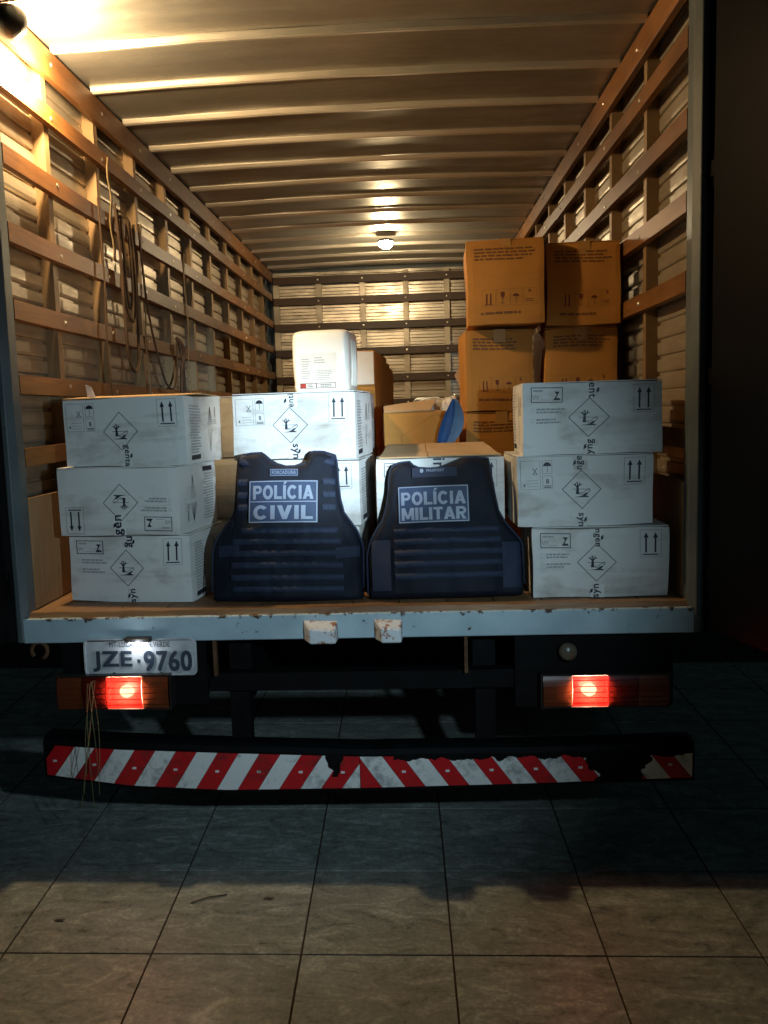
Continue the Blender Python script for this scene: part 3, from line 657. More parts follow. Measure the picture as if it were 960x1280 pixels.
add_light('work_lamp_light', 'POINT', tuple(ax*.20+Vector((.02,0,-.10))), 98, (1,.70,.36), .035, wl_)

# ------------------------------------------------------------------ cartons
def carton(name, x, y, z, sx, sy, sz, rz, mat, seed, rx=0, ry=0, squash=1.0):
    """front left bottom corner at x,y,z; returns root, front surface function"""
    root = empty(name, (x,y,z)); root.rotation_euler = (rx, ry, rz)
    r = random.Random(seed); off = Vector((r.uniform(0,50),r.uniform(0,50),r.uniform(0,50)))
    NX, NY, NZ = 14, 10, 10; R = .006
    def disp(p):
        q = Vector(p)
        return Vector((noise.noise(q*5+off), noise.noise(q*5+off+Vector((9,0,0))), noise.noise(q*5+off+Vector((0,9,0)))))*.0055*squash
    def warp(p): return Vector(p)+disp(p)
    b = MB(); idx = {}
    def vid(i,j,k):
        if (i,j,k) not in idx:
            p = Vector((sx*i/NX, sy*j/NY, sz*k/NZ))
            # round the edges
            c = Vector((min(max(p.x,R),sx-R), min(max(p.y,R),sy-R), min(max(p.z,R),sz-R))); d = p-c
            if d.length > 0 and sum(abs(q) > 1e-9 for q in d) > 1: p = c+d.normalized()*R
            idx[(i,j,k)] = len(b.v); b.v.append(tuple(warp(p)))
        return idx[(i,j,k)]
    for i in range(NX):
        for j in range(NY):
            b.f += [(vid(i,j,0),vid(i,j+1,0),vid(i+1,j+1,0),vid(i+1,j,0)), (vid(i,j,NZ),vid(i+1,j,NZ),vid(i+1,j+1,NZ),vid(i,j+1,NZ))]
    for i in range(NX):
        for k in range(NZ): b.f += [(vid(i,0,k),vid(i+1,0,k),vid(i+1,0,k+1),vid(i,0,k+1)), (vid(i,NY,k),vid(i,NY,k+1),vid(i+1,NY,k+1),vid(i+1,NY,k))]
    for j in range(NY):
        for k in range(NZ): b.f += [(vid(0,j,k),vid(0,j,k+1),vid(0,j+1,k+1),vid(0,j+1,k)), (vid(NX,j,k),vid(NX,j+1,k),vid(NX,j+1,k+1),vid(NX,j,k+1))]
    body = b.build('body', mat, root)
    front = lambda u,v,o=.0010: tuple(warp((sx/2+u, 0, sz/2+v))+Vector((0,-o,0)))
    right = lambda u,v,o=.0010: tuple(warp((sx, sy/2+u, sz/2+v))+Vector((o,0,0)))
    left  = lambda u,v,o=.0010: tuple(warp((0, sy/2-u, sz/2+v))+Vector((-o,0,0)))
    return root, body, front, right, left
BW, BD, BH = .470, .385, .246
def flaps(root, sx, sy, sz, mat, lift=.0, seed=0):
    r = random.Random(seed)
    for s in (0, 1):
        n = 8; vs = []
        for i in range(n+1):
            x = .003+(sx-.006)*i/n; e = r.uniform(-.002,.002)
            y0, y1 = (.004, sy/2-.002) if s == 0 else (sy-.004, sy/2+.002)
            dz_ = lift*(1 if s == 0 else .6)+e*.5
            vs += [(x,y0,sz+.0005),(x,y1+e,sz+.0008+dz_),(x,y1+e,sz+.0038+dz_),(x,y0,sz+.0035)]
        MB().add(vs, [(i*4+j, i*4+(j+1)%4, (i+1)*4+(j+1)%4, (i+1)*4+j) for i in range(n) for j in range(4)]+[(0,1,2,3),(n*4+3,n*4+2,n*4+1,n*4)]).build('flap', mat, root)
def white_carton(x, y, z, rz, label, seed, kind='A', top=None, bottom=None, inverted=False, side='right', lift=.0, extra=None, flapmat='carton', h=BH, ry=0, marks=True):
    root, body, front, right, left = carton('white_carton', x, y, z, BW, BD, h, rz, M['carton'], seed, 0, ry)
    tag(root, label, 'box', 'white printed cartons')
    r = random.Random(seed); k = Ink(); soft = Ink()
    if marks:
        k2, k3 = Ink(), Ink()
        ghs(k, -.012, .004, .067)
        up_arrows(k2, .135, .016, .206, .112)
        if kind == 'A': handling_a(k3, -.222, .108)
        else: handling_b(k3, soft, -.205, .108, r)
        for q_, nm in ((k,'hazard_diamond'),(k2,'arrow_mark'),(k3,'handling_mark')):
            if inverted: q_.rot180()
            put_ink(q_, nm, M['ink'], root, front)
        if inverted: soft.rot180()
        if soft.f: put_ink(soft, 'printed_text', M['ink_soft'], root, front)
    # packing tape over the front edges with its lettering
    for txt, at in ((top,1),(bottom,-1)):
        if not txt: continue
        s, d, px, ln = txt
        tp = MB(); n = 6; y0, y1 = (h/2-ln, h/2-.001) if at > 0 else (-h/2+.001, -h/2+ln)
        vs = [front(px+(-.024 if q == 0 else .024), y0+(y1-y0)*i/n, .0006) for i in range(n+1) for q in (0,1)]
        tp.add(vs, [(i*2,i*2+1,i*2+3,i*2+2) for i in range(n)]); o = tp.build('tape', M['carton'], root)
        kk = Ink(); kk.text(s, px, (y0+y1)/2, width=ln*.98, bold=.05, rot=-math.pi/2 if d > 0 else math.pi/2)
        lf = (px+(.020 if d > 0 else -.020), (y0+y1)/2)
        kk.poly([(lf[0]-.006,lf[1]-.010),(lf[0]+.004,lf[1]-.004),(lf[0]+.004,lf[1]+.010),(lf[0]-.004,lf[1]+.004)])
        put_ink(kk, 'tape_lettering', M['ink'], o, lambda a,c: front(a,c,.0014))
    sf = right if side == 'right' else left
    if side:
        ks = Ink(); r2 = random.Random(seed+5); sg = -1 if inverted else 1
        ks.lines(-.150,-.085,-.045,.092,17,r2,.5)
        ks.rect(.108,.040,.122,.080); ks.lines(.095,.015,.130,.036,3,r2,.5)
        if inverted: ks.v = [(-a,-c) for a,c in ks.v]
        put_ink(ks, 'printed_side_text', M['ink_soft'], root, sf)
        kd = Ink()
        for i in range(7):
            a = -.030+.010*i; kd.line((.055,.085),(.055+a,.015),.0018)
        for i in range(7):
            a = -.026+.0087*i; kd.line((.055,-.085),(.055+a,.0),.0009)
        kd.rect(-.150,-.108,-.055,-.090)
        if inverted: kd.v = [(-a,-c) for a,c in kd.v]
        put_ink(kd, 'printed_side_marks', M['ink'], root, sf)
    flaps(root, BW, BD, h, M[flapmat], lift, seed)
    return root
R_ = math.radians
# right-hand stack
white_carton(1.772,.085,0, R_(-1.5), 'white carton at the bottom of the stack beside the open right door', 31, 'B', ('ngen',1,-.012,.062), ('syn',-1,-.008,.050), side='left')
white_carton(1.724,.095,.2505, R_(1.0), 'white carton in the middle of the stack beside the open right door', 32, 'A', ('nge',-1,-.014,.050), ('syn',1,-.020,.046), side='left')
white_carton(1.744,.080,.501, R_(-2.0), 'white carton on top of the stack beside the open right door', 33, 'B', ('ent',1,-.004,.052), ('yng',-1,-.002,.052), side='left')
# left-hand stack
white_carton(.082,.180,0, R_(-6.5), 'white carton at the bottom of the stack beside the plywood panel', 41, 'B', ('ng',1,.000,.042), ('syn',-1,.012,.050))
white_carton(.060,.158,.2505, R_(-8.0), 'upside-down white carton with arrows pointing down, in a stack of three', 42, 'B', None, ('gen',-1,.006,.075), inverted=True)
white_carton(.094,.172,.501, R_(-7.5), 'dirty white carton with torn lifted flap on top of the upside-down carton', 43, 'A', None, ('genta',1,.004,.080), lift=.010, flapmat='kraft_pale')
# torn bit of flap sticking up on it
tb = MB(); tb.add([(.075,.055,.249),(.110,.050,.249),(.092,.050,.290),(.068,.056,.300),(.075,.058,.249),(.110,.053,.249),(.092,.053,.290),(.068,.059,.300)], [(0,1,2,3),(7,6,5,4),(0,4,5,1),(1,5,6,2),(2,6,7,3),(3,7,4,0)])
tb.build('torn_flap', M['carton'], [o for o in COL.objects if o.get('label','').startswith('dirty white')][0])
# middle stack behind the left vest
white_carton(.690,.300,0, R_(-6.0), 'white carton at the bottom of the stack behind the vest reading CIVIL', 51, 'A', None, None)
white_carton(.700,.295,.2505, R_(-6.0), 'white carton under the brightly lit top carton, behind the shoulder of the CIVIL vest', 52, 'B', None, None)
white_carton(.690,.300,.501, R_(-6.5), 'brightly lit white carton just in front of the white plastic jug', 53, 'A', ('enti',-1,-.006,.052), ('syn',1,.000,.056))
# boxes behind the right vest
white_carton(1.232,.230,0, R_(-1.0), 'white carton at the bottom, behind the vest reading MILITAR', 61, 'B', None, None, side='left')
mc = white_carton(1.228,.220,.2505, R_(1.0), 'white carton with brown open flaps behind the top of the MILITAR vest', 62, 'B', ('int',1,-.006,.070), None, side='left', lift=.0, flapmat='kraft_pale')
for o in [c for c in mc.children if c.name.startswith('flap')]: bpy.data.objects.remove(o)
for a0, a1, mt in ((.012,.190,'kraft_pale'),(.193,.458,'kraft_pale')):
    vs = []; n = 5
    for i in range(n+1):
        y = .004+.37*i/n; ins = .030*i/n; zz = BH+.001+.036*(i/n)**1.2+.002*math.sin(i*2+a0*9)
        xa, xb = a0+(ins if a0 < .1 else 0), a1-(ins if a1 > .4 else 0)
        vs += [(xa,y,zz),(xb,y,zz),(xb,y,zz+.004),(xa,y,zz+.004)]
    MB().add(vs, [(i*4+j, i*4+(j+1)%4, (i+1)*4+(j+1)%4, (i+1)*4+j) for i in range(n) for j in range(4)]+[(0,1,2,3),(n*4+3,n*4+2,n*4+1,n*4)]).build('flap', M[mt], mc)
# second row, seen between and above the front stacks
for zz, nm in ((0,'bottom'),(.2505,'middle'),(.501,'top')):
    white_carton(.205,.600,zz, R_(-4), 'white carton at the %s of the rear stack, seen past the CIVIL vest shoulder' % nm, 71+int(zz*10), 'A', None, None, marks=False)
    white_carton(.700,.745,zz, R_(-4), 'white carton at the %s of the stack that carries the plastic jug' % nm, 81+int(zz*10), 'A', None, None, marks=False)

def kraft_carton(x, y, z, sx, sy, sz, rz, label, seed, marks=True, ry=0, name='brown_carton', op=False):
    root, body, front, right, left = carton(name, x, y, z, sx, sy, sz, rz, M['kraft'], seed, 0, ry, 1.3)
    tag(root, label, 'box', 'brown cardboard cartons')
    r = random.Random(seed)
    if marks:
        s = sx/.32; k = Ink(); soft = Ink()
        soft.lines(-.125*s, sz/2-.085, .125*s, sz/2-.030, 4, r, .5)
        y0 = -sz/2+.078; 
        for i in range(4): soft.frame((-.100+.058*i)*s, y0, (-.046+.058*i)*s, y0+.068, .0006)
        for dx in (-.082,-.066): k.rect((dx-.0025)*s, y0+.010, (dx+.0025)*s, y0+.052)
        k.rect(-.090*s, y0+.006, -.058*s, y0+.009)
        gx = -.017*s; k.poly([(gx-.008,y0+.056),(gx+.008,y0+.056),(gx+.007,y0+.040),(gx+.002,y0+.032),(gx-.002,y0+.032),(gx-.007,y0+.040)]); soft.line((gx,y0+.032),(gx,y0+.010),.002); soft.rect(gx-.007,y0+.008,gx+.007,y0+.011)
        ux = .040*s; k.poly([(ux+.014*math.cos(a),y0+.036+.011*math.sin(a)) for a in [math.pi*i/8 for i in range(9)]]); soft.line((ux,y0+.036),(ux,y0+.010),.002)
        k.text('6', .098*s, y0+.058, height=.016, bold=.01); soft.lines(.080*s,y0+.010,.118*s,y0+.026,2,r,.4)
        soft.lines(-.105*s, -sz/2+.040, .105*s, -sz/2+.056, 1, r, .6)
        put_ink(k, 'printed_symbols', M['ink_red'], root, front); put_ink(soft, 'printed_text', M['ink_brown'], root, front)
    if not op:
        flaps(root, sx, sy, sz, M['kraft'], .002, seed)
        n = 6; vs = []
        tp = MB().box(sx/2-.026, sx/2+.026, -.0012, .0, sz-.05, sz+.005); 
        tp.box(sx/2-.026, sx/2+.026, .0, sy*.98, sz+.0045, sz+.0055); tp.build('tape', M['tape_clear'], root)
    return root
HB = .349
zb = .290
kraft_carton(1.610,.92,0, .315,.36,zb, R_(1), 'brown carton at the floor of the column next to the blue plastic sheet', 91, False)
kraft_carton(1.955,.92,0, .315,.36,zb, R_(0), 'brown carton at the floor of the column next to the slatted right wall', 92, False)
kraft_carton(1.604,.93,zb+.006, .312,.36,HB+.004, R_(1), 'brown carton third from the top of the column next to the blue plastic sheet', 93)
kraft_carton(1.950,.95,zb+.006, .315,.36,HB+.004, R_(-1), 'brown carton third from the top of the column next to the slatted right wall', 94)
kraft_carton(1.606,.93,zb+.012+HB+.005, .298,.36,HB, R_(1.5), 'brown carton under the tilted top one, next to the blue plastic sheet', 95)
kraft_carton(1.950,.93,zb+.012+HB+.005, .312,.36,HB, R_(0), 'brown carton second from the top, against the slatted right wall', 96)
kraft_carton(1.617,.86,zb+.026+2*HB+.008, .325,.36,HB, R_(-2), 'slightly tilted brown carton overhanging on top of the column by the blue sheet', 97, ry=R_(-1.0))
kraft_carton(1.958,.90,zb+.018+2*HB+.008, .312,.36,HB-.004, R_(-1), 'brown carton on top of the column against the slatted right wall', 98)

# brown cartons in a row behind the jug (standing on a lower layer)
for i, (y, zt, lb) in enumerate(((1.22,.955,'brown carton with pale open flap right behind the plastic jug'),(1.66,.965,'second brown carton in the row running back from the plastic jug'),(2.10,.955,'third brown carton in the row running back from the plastic jug'),(2.55,.94,'last brown carton in the row running back from the plastic jug'))):
    o = kraft_carton(.82+.01*i, y, .50, .375,.40,zt-.50, R_(-3-(i%2)), lb, 101+i, False)
    kraft_carton(.80, y, 0, .40,.42,.494, 0, 'brown carton on the floor beneath the %s in the row behind the jug' % ('first','second','third','last')[i], 111+i, False)
    if i == 0:
        MB().add([(.25,-.004,.30),(.372,-.004,.30),(.372,-.002,.452),(.22,-.002,.458),(.25,-.007,.30),(.372,-.007,.30),(.372,-.006,.452),(.22,-.006,.458)], [(0,1,2,3),(7,6,5,4),(0,4,5,1),(1,5,6,2),(2,6,7,3),(3,7,4,0)]).build('pale_flap', M['paper'], o)

# plastic jug
J = empty('plastic_jug', (.855,.800,.7555)); J.rotation_euler = (0,0,R_(-7)); tag(J, 'white plastic jug with paper label and red strip on top of the cartons', 'jug')
def rrect(w, d, r, z, n=5):
    return [(sx*(w/2-r)+r*math.cos(a)+w/2-w/2, sy*(d/2-r)+r*math.sin(a), z) for sx,sy,a0 in ((1,1,0),(-1,1,90),(-1,-1,180),(1,-1,270)) for a in [R_(a0+90*i/(n-1)) for i in range(n)]]
jw, jd, jh = .250, .235, .262
rings = []
for z, s, r in ((0,.90,.03),(.006,.95,.035),(.03,.985,.035),(.05,.97,.035),(.07,.99,.035),(.15,1.0,.030),(.225,.995,.030),(.248,.975,.030),(.260,.93,.035),(.267,.82,.04)):
    rings.append([(a+jw/2, b_+jd/2, c) for a,b_,c in rrect(jw*s, jd*s, r, z)])
n = len(rings[0]); b = MB(); b.v = [p for rg in rings for p in rg]
b.f = [(i*n+j, i*n+(j+1)%n, (i+1)*n+(j+1)%n, (i+1)*n+j) for i in range(len(rings)-1) for j in range(n)]+[tuple(range(n-1,-1,-1)), tuple(range((len(rings)-1)*n, len(rings)*n))]
b.build('body', M['jug'], J, smooth=True)
for yy in (.075,.115,.155):   # moulded side ribs
    MB().tube([(jw*.5+jw*.5-.001, yy, .03),(jw*.5+jw*.5+.001, yy, .13),(jw*.5+jw*.5-.002, yy, .225)], .006, 8).build('rib', M['jug'], J, smooth=True)
MB().tube([(jw*.5,.215,.225),(jw*.5,.245,.23),(jw*.5,.262,.20),(jw*.5,.262,.14),(jw*.5,.228,.11)], .012, 10).build('handle', M['jug'], J, smooth=True)
MB().lathe([(0,.036),(.024,.036),(.026,.030),(.026,-.01),(0,-.01)], (.055,.228,.20), 'y', 18).build('cap', M['jug'], J, smooth=True)
lab = MB().box(.030,.198,-.0008,.004,.018,.170).build('label', M['paper'], J)
k = Ink(); rr_ = random.Random(5); k.lines(.045,.060,.085,.15,9,rr_,.35); k.lines(.10,.125,.15,.155,3,rr_,.35); k.lines(.11,.055,.185,.10,6,rr_,.35)
put_ink(k, 'printed_text', M['ink_soft'], lab, lambda a,c: (a,-.0016,c))
k = Ink(); k.frame(.036,.022,.192,.044,.002); k.rect(.105,.0225,.108,.0435); k.lines(.068,.026,.1,.040,2,rr_,.4); k.lines(.125,.026,.185,.040,2,rr_,.4); put_ink(k, 'printed_strip', M['ink'], lab, lambda a,c: (a,-.0016,c))
k = Ink(); k.rect(.038,.024,.062,.042); put_ink(k, 'red_square', M['redprint'], lab, lambda a,c: (a,-.0018,c))

# heap in the middle gap: crumpled open carton, blue sheet, film, paper
oc = kraft_carton(1.255,.74,0, .30,.50,.495, R_(2), 'brown carton supporting the tilted open carton in the middle gap', 121, False)
oc2 = kraft_carton(1.246,.80,.500, .270,.40,.165, R_(3), 'opened brown carton with a bent raised flap behind the MILITAR vest', 122, False, op=True)
vs = [(.085,-.010,-.004),(.270,-.016,-.004),(.305,-.03,.100),(.215,-.02,.150),(.070,-.008,.060)]
fl = MB().add([Vector(p) for p in vs]+[Vector(p)+Vector((0,.004,0)) for p in vs], [(0,1,2,3,4),(9,8,7,6,5)]+[(i,(i+1)%5,5+(i+1)%5,5+i) for i in range(5)]); fl.build('flap', M['kraft'], oc2)
MB().add([(.0,.0,.165),(.20,.0,.168),(.235,.10,.215),(.0,.06,.19),(.0,.0,.169),(.20,.0,.172),(.235,.10,.219),(.0,.06,.194)], [(3,2,1,0),(4,5,6,7),(0,1,5,4),(1,2,6,5),(2,3,7,6),(3,0,4,7)]).build('flap', M['kraft_pale'], oc2)
bs = MB(); N = 14; K = 6; vs = []          # curled blue sheet standing on edge
for i in range(N+1):
    t_ = i/N; z = .498+.215*t_
    for j in range(K+1):
        s = j/K; wdt = .085*math.sin(math.pi*min(1,.18+.80*t_))+.012
        cx = 1.485+.075*t_-.02*t_*t_
        vs.append((cx+wdt*(s-.35), .715+.045*math.cos(math.pi*(s-.3))-.03*t_, z+.02*s*(1-t_)))
nv = len(vs); vs += [(x,y+.004,z) for x,y,z in vs]; q = K+1
fs = [(i*q+j, i*q+j+1, (i+1)*q+j+1, (i+1)*q+j) for i in range(N) for j in range(K)]; fs += [tuple(nv+k_ for k_ in reversed(f)) for f in fs]
bs.add(vs, fs); o = bs.build('blue_sheet', M['blue'], smooth=True); tag(o, 'curled blue plastic sheet wedged between open carton and brown column', 'sheet')
def film_bag(cx, cy, cz, rx, ry_, rz_, seed, label):
    b = MB(); A, B = 22, 14; vs = []
    for i in range(B+1):
        th = math.pi*i/B
        for j in range(A):
            ph = 2*math.pi*j/A; d = Vector((math.sin(th)*math.cos(ph), math.sin(th)*math.sin(ph), math.cos(th)))
            k_ = 1+.28*noise.noise(d*2.2+Vector((seed,0,0)))+.10*noise.noise(d*6+Vector((0,seed,0)))
            sq = lambda v,p=.6: math.copysign(abs(v)**p, v)
            vs.append((cx+rx*sq(d.x)*k_, cy+ry_*sq(d.y)*k_, cz+rz_*sq(d.z)*k_))
    b.add(vs, [(i*A+j, i*A+(j+1)%A, (i+1)*A+(j+1)%A, (i+1)*A+j) for i in range(B) for j in range(A)])
    o = b.build('plastic_bundle', M['film'], smooth=True); tag(o, label, 'bundle')
film_bag(1.47,1.62,.655,.12,.14,.075,2.0,'plastic-wrapped bundle lying behind the opened brown carton')
film_bag(1.28,1.75,.62,.10,.12,.07,5.0,'pale wrapped bundle beside the row of brown cartons')
film_bag(1.555,1.30,.64,.045,.06,.09,8.0,'crumpled clear film standing behind the blue plastic sheet')
for x, y, s, lb in ((1.30,1.46,1.0,'brown carton under the plastic-wrapped bundle in the middle of the load'),): kraft_carton(x-.12, y, 0, .42,.44,.565, 0, lb, 131, False)
b = MB(); pts = [(1.602,1.255,.70),(1.612,1.26,.74),(1.572,1.250,.83),(1.615,1.26,.905),(1.72,1.27,.92),(1.72,1.27,.70)]
b.add(pts+[(x,y+.004,z) for x,y,z in pts], [(0,1,2,3,4,5),(11,10,9,8,7,6)]+[(i,(i+1)%6,6+(i+1)%6,6+i) for i in range(6)])
kraft_carton(1.61,1.285,0,.32,.36,.695,0,'brown carton behind the column, carrying a white board',133,False)
o = b.build('white_board', M['paper']); tag(o, 'white pointed board poking out beside the brown carton column', 'board')

# ------------------------------------------------------------------ vests
def outline_top(pts, x):
    for (a,za),(c,zc) in zip(pts[:-1], pts[1:]):
        if a <= x <= c: return za if c-a < 1e-6 else za+(zc-za)*(x-a)/(c-a)
    return pts[0][1] if x < pts[0][0] else pts[-1][1]
class Vest:
    def __init__(s, label, x0, y0, tilt, top, base, seed, T=.042, name='ballistic_vest'):
        s.root = empty(name, (x0, y0, .004)); s.root.rotation_euler = (-tilt,0,0); tag(s.root, label, 'vest', 'police vests leaning on the cartons')
        s.top = top; s.base = base; s.T = T; s.seed = seed; s.x0, s.x1 = top[0][0], top[-1][0]; s.xc = (s.x0+s.x1)/2
        s.edge = [(s.x0,base)]+top+[(s.x1,base)]
    def dist(s, x, z):
        d = 9
        for (ax,az),(bx,bz) in zip(s.edge, s.edge[1:]+s.edge[:1]):
            dx, dz_ = bx-ax, bz-az; l = dx*dx+dz_*dz_; t_ = 0 if l == 0 else max(0,min(1,((x-ax)*dx+(z-az)*dz_)/l)); d = min(d, math.hypot(x-ax-t_*dx, z-az-t_*dz_))
        return d
    def stiff(s, x, z, o=0):
        u = (x-s.xc)/((s.x1-s.x0)/2); return Vector((x, -s.T+.055*abs(u)**2.4-.012*math.sin(math.pi*min(1,max(0,z/.5)))-.013+.002*noise.noise(Vector((x*9,z*9,s.seed)))-o, z))
    def front(s, x, z, o=0):
        d = s.dist(x,z); e = min(1,d/.020); e = math.sqrt(max(0,1-(1-e)**2)); u = (x-s.xc)/((s.x1-s.x0)/2)
        y = -s.T*e + .055*abs(u)**2.4 - .012*math.sin(math.pi*min(1,max(0,z/.5)))
        y += .013*noise.noise(Vector((x*6,z*5,s.seed)))-.010*max(0,noise.noise(Vector((x*5+z*9,z*3-x*2,s.seed+11))))+.005*noise.noise(Vector((x*20,z*14,s.seed+3)))+.002*noise.noise(Vector((x*60,z*30,s.seed+5)))
        return Vector((x, y-o, z))
    def body(s, mat):
        bz = lambda x: s.base+.018*(1-math.sqrt(max(0,1-(max(0,.03-min(x-s.x0,s.x1-x))/.03)**2)))
        xs = sorted({round(p[0],4) for p in s.top}|{round(s.x0+(s.x1-s.x0)*i/44,4) for i in range(45)})
        xs = [xs[0]]+[b for a,b in zip(xs[:-1],xs[1:]) if b-a > .0012]
        NZ = 36; vs = []
        for x in xs:
            t_ = outline_top(s.top, x)
            for j in range(NZ+1): vs.append(s.front(x, bz(x)+(t_-bz(x))*j/NZ))
        n = NZ+1; m = len(xs); nb_ = len(vs)
        for x in xs:
            t_ = outline_top(s.top, x); u = (x-s.xc)/((s.x1-s.x0)/2)
            for j in range(NZ+1): vs.append(Vector((x, .012+.055*abs(u)**2.4, bz(x)+(t_-bz(x))*j/NZ)))
        fs = []
        for i in range(m-1):
            for j in range(NZ):
                f = (i*n+j,(i+1)*n+j,(i+1)*n+j+1,i*n+j+1); fs += [f, tuple(nb_+q for q in reversed(f))]
            for j in (0, NZ): fs.append((i*n+j, nb_+i*n+j, nb_+(i+1)*n+j, (i+1)*n+j))
        for i in (0, m-1):
            for j in range(NZ): fs.append((i*n+j, i*n+j+1, nb_+i*n+j+1, nb_+i*n+j))
        return MB().add(vs, fs).build('body', mat, s.root, smooth=True)
    def binding(s, mat, r=.0042):
        pts = []
        for (a,za),(c,zc) in zip(s.top[:-1], s.top[1:]):
            n = max(1,int(math.hypot(c-a,zc-za)/.012))
            for i in range(n): pts.append((a+(c-a)*i/n, za+(zc-za)*i/n))
        pts.append(s.top[-1]); P = [Vector((x, s.front(x,z).y*.5+.004-.010, z)) for x,z in pts]
        P = [P[0]-Vector((0,0,.14))]+P+[P[-1]-Vector((0,0,.14))]
        return MB().tube(P, r, 6).build('binding', mat, s.root, smooth=True)
    def band(s, name, mat, x0, x1, z0, z1, o=.004, nx=26, nz=3, slope=0, parent=None, fn=None):
        fn = fn or s.front
        vs = []
        for i in range(nx+1):
            x = x0+(x1-x0)*i/nx
            for j in range(nz+1):
                z = z0+(z1-z0)*j/nz+slope*(x-x0); vs.append(fn(x,z,o*(1 if 0 < j < nz else .55 if fn == s.front else 1)+ (.0016*(1 if i%3 else -1) if name == 'webbing' else 0)))
        q = nz+1; return MB().add(vs, [(i*q+j,(i+1)*q+j,(i+1)*q+j+1,i*q+j+1) for i in range(nx) for j in range(nz)]).build(name, mat, parent or s.root, smooth=True)
    def ink(s, k, name, mat, parent, o): return put_ink(k, name, mat, parent, lambda a,c: tuple(s.stiff(a,c,o)))
def refine(k, m=.012):
    return k
# vest 1 (local x starts at .62)
t1 = [(.0,.175),(.004,.20),(.020,.235),(.045,.268),(.072,.300),(.084,.33),(.088,.42),(.092,.49),(.094,.520),(.102,.534),(.140,.541),(.182,.542),(.196,.532),(.214,.516),(.240,.500),(.272,.490),(.310,.491),(.340,.500),(.356,.510),(.360,.534),(.372,.545),(.41,.544),(.452,.530),(.458,.500),(.462,.44),(.470,.37),(.482,.322),(.505,.290),(.530,.255),(.546,.215),(.552,.190)]
V1 = Vest('dark navy ballistic vest with patch reading POLÍCIA CIVIL leaning on white cartons', .622, .105, math.atan(.22), t1, .0, 1.0)
V1.body(M['nylon']); V1.binding(M['webbing']); V1.root.rotation_euler[1] = R_(.8)
for z0, z1, a, c in ((.242,.263,.115,.465),(.203,.224,.085,.475),(.160,.182,.080,.480),(.118,.140,.080,.482),(.074,.096,.080,.485),(.034,.054,.085,.485)):
    V1.band('webbing', M['webbing'], a, c, z0, z1, .010, 34)
for z0, z1 in ((.418,.440),(.372,.394),(.326,.348)):
    V1.band('webbing', M['webbing'], .408, .455, z0, z1, .008, 8); V1.band('webbing', M['webbing'], .098, .138, z0, z1, .008, 8)
V1.band('side_strap', M['webbing'], .455, .540, .150, .190, .008, 10, 4, .12)
V1.band('side_strap', M['webbing'], .030, .110, .16, .20, .006, 10, 4, .05)
pt = V1.band('name_patch', M['patch'], .146, .394, .279, .432, .003, 20, 10, fn=V1.stiff)
k = Ink(); 
def edge_frame(k, x0,z0,x1,z1,w, n=10):
    for i in range(n):
        a, c = x0+(x1-x0)*i/n, x0+(x1-x0)*(i+1)/n; k.rect(a,z0,c,z0+w); k.rect(a,z1-w,c,z1)
        a, c = z0+w+(z1-z0-2*w)*i/n, z0+w+(z1-z0-2*w)*(i+1)/n; k.rect(x0,a,x0+w,c); k.rect(x1-w,a,x1,c)
edge_frame(k, .147,.280,.393,.431,.0038)
for i in range(12): a = .151+.238*i/12; k.rect(a,.3535,a+.238/12,.3570)
k.block('POLÍCIA', .270, .3890, .218, .050); k.block('CIVIL', .270, .3165, .214, .050, .12)
V1.ink(k, 'patch_lettering', M['patch_ink'], pt, .0042)
tg = V1.band('maker_tag', M['patch'], .222, .322, .448, .474, .003, 8, 3, fn=V1.stiff)
k = Ink(); edge_frame(k, .222,.449,.322,.473,.0015, 5); k.text('FORCADURA', .272, .461, width=.086, height=.013, bold=.02); V1.ink(k, 'tag_lettering', M['patch_ink'], tg, .0042)
for x0, x1, zc, sd in ((.104,.190,.526,0),(.368,.452,.527,1)):   # folded shoulder straps
    vs = []; n = 10
    for i in range(n+1):
        a = math.pi*i/n
        for x in (x0,(x0+x1)/2,x1): vs.append((x, -.036+.045*(1-math.cos(a))/1.0, zc-.03+.040*math.sin(a)+(.004*math.sin(x*80))))
    nv = len(vs); vs += [(x,y*.85+.006,z-.010) for x,y,z in vs]
    fs = [(i*3+j,(i+1)*3+j,(i+1)*3+j+1,i*3+j+1) for i in range(n) for j in (0,1)]; fs += [tuple(nv+q for q in reversed(f)) for f in fs]+[(i*3,(i+1)*3,nv+(i+1)*3,nv+i*3) for i in range(n)]+[(i*3+2,(i+1)*3+2,nv+(i+1)*3+2,nv+i*3+2) for i in range(n)]+[(0,1,nv+1,nv),(1,2,nv+2,nv+1)]
    MB().add(vs, fs).build('shoulder_strap', M['webbing'], V1.root, smooth=True)
# vest 2 (local x starts at 1.19)
t2 = [(.0,.160),(.008,.19),(.020,.22),(.040,.255),(.062,.285),(.076,.33),(.086,.380),(.088,.430),(.094,.462),(.104,.480),(.135,.490),(.164,.492),(.176,.478),(.196,.468),(.230,.464),(.265,.464),(.298,.473),(.330,.486),(.355,.496),(.400,.498),(.446,.494),(.450,.46),(.456,.42),(.464,.36),(.474,.305),(.495,.265),(.525,.228),(.548,.200),(.556,.18)]
V2 = Vest('navy ballistic vest with patch reading POLÍCIA MILITAR leaning on white cartons', 1.192, .085, math.atan(.22), t2, .0, 4.0)
V2.body(M['nylon']); V2.binding(M['webbing']); V2.root.rotation_euler[1] = R_(-.6)
for z0, z1, a, c in ((.228,.246,.10,.470),(.190,.210,.10,.475),(.150,.171,.10,.480),(.110,.131,.10,.480),(.068,.089,.10,.482)):
    V2.band('webbing', M['webbing'], a, c, z0, z1, .010, 30)
V2.band('front_panel', M['nylon'], .098, .445, .02, .262, .0035, 24, 10)
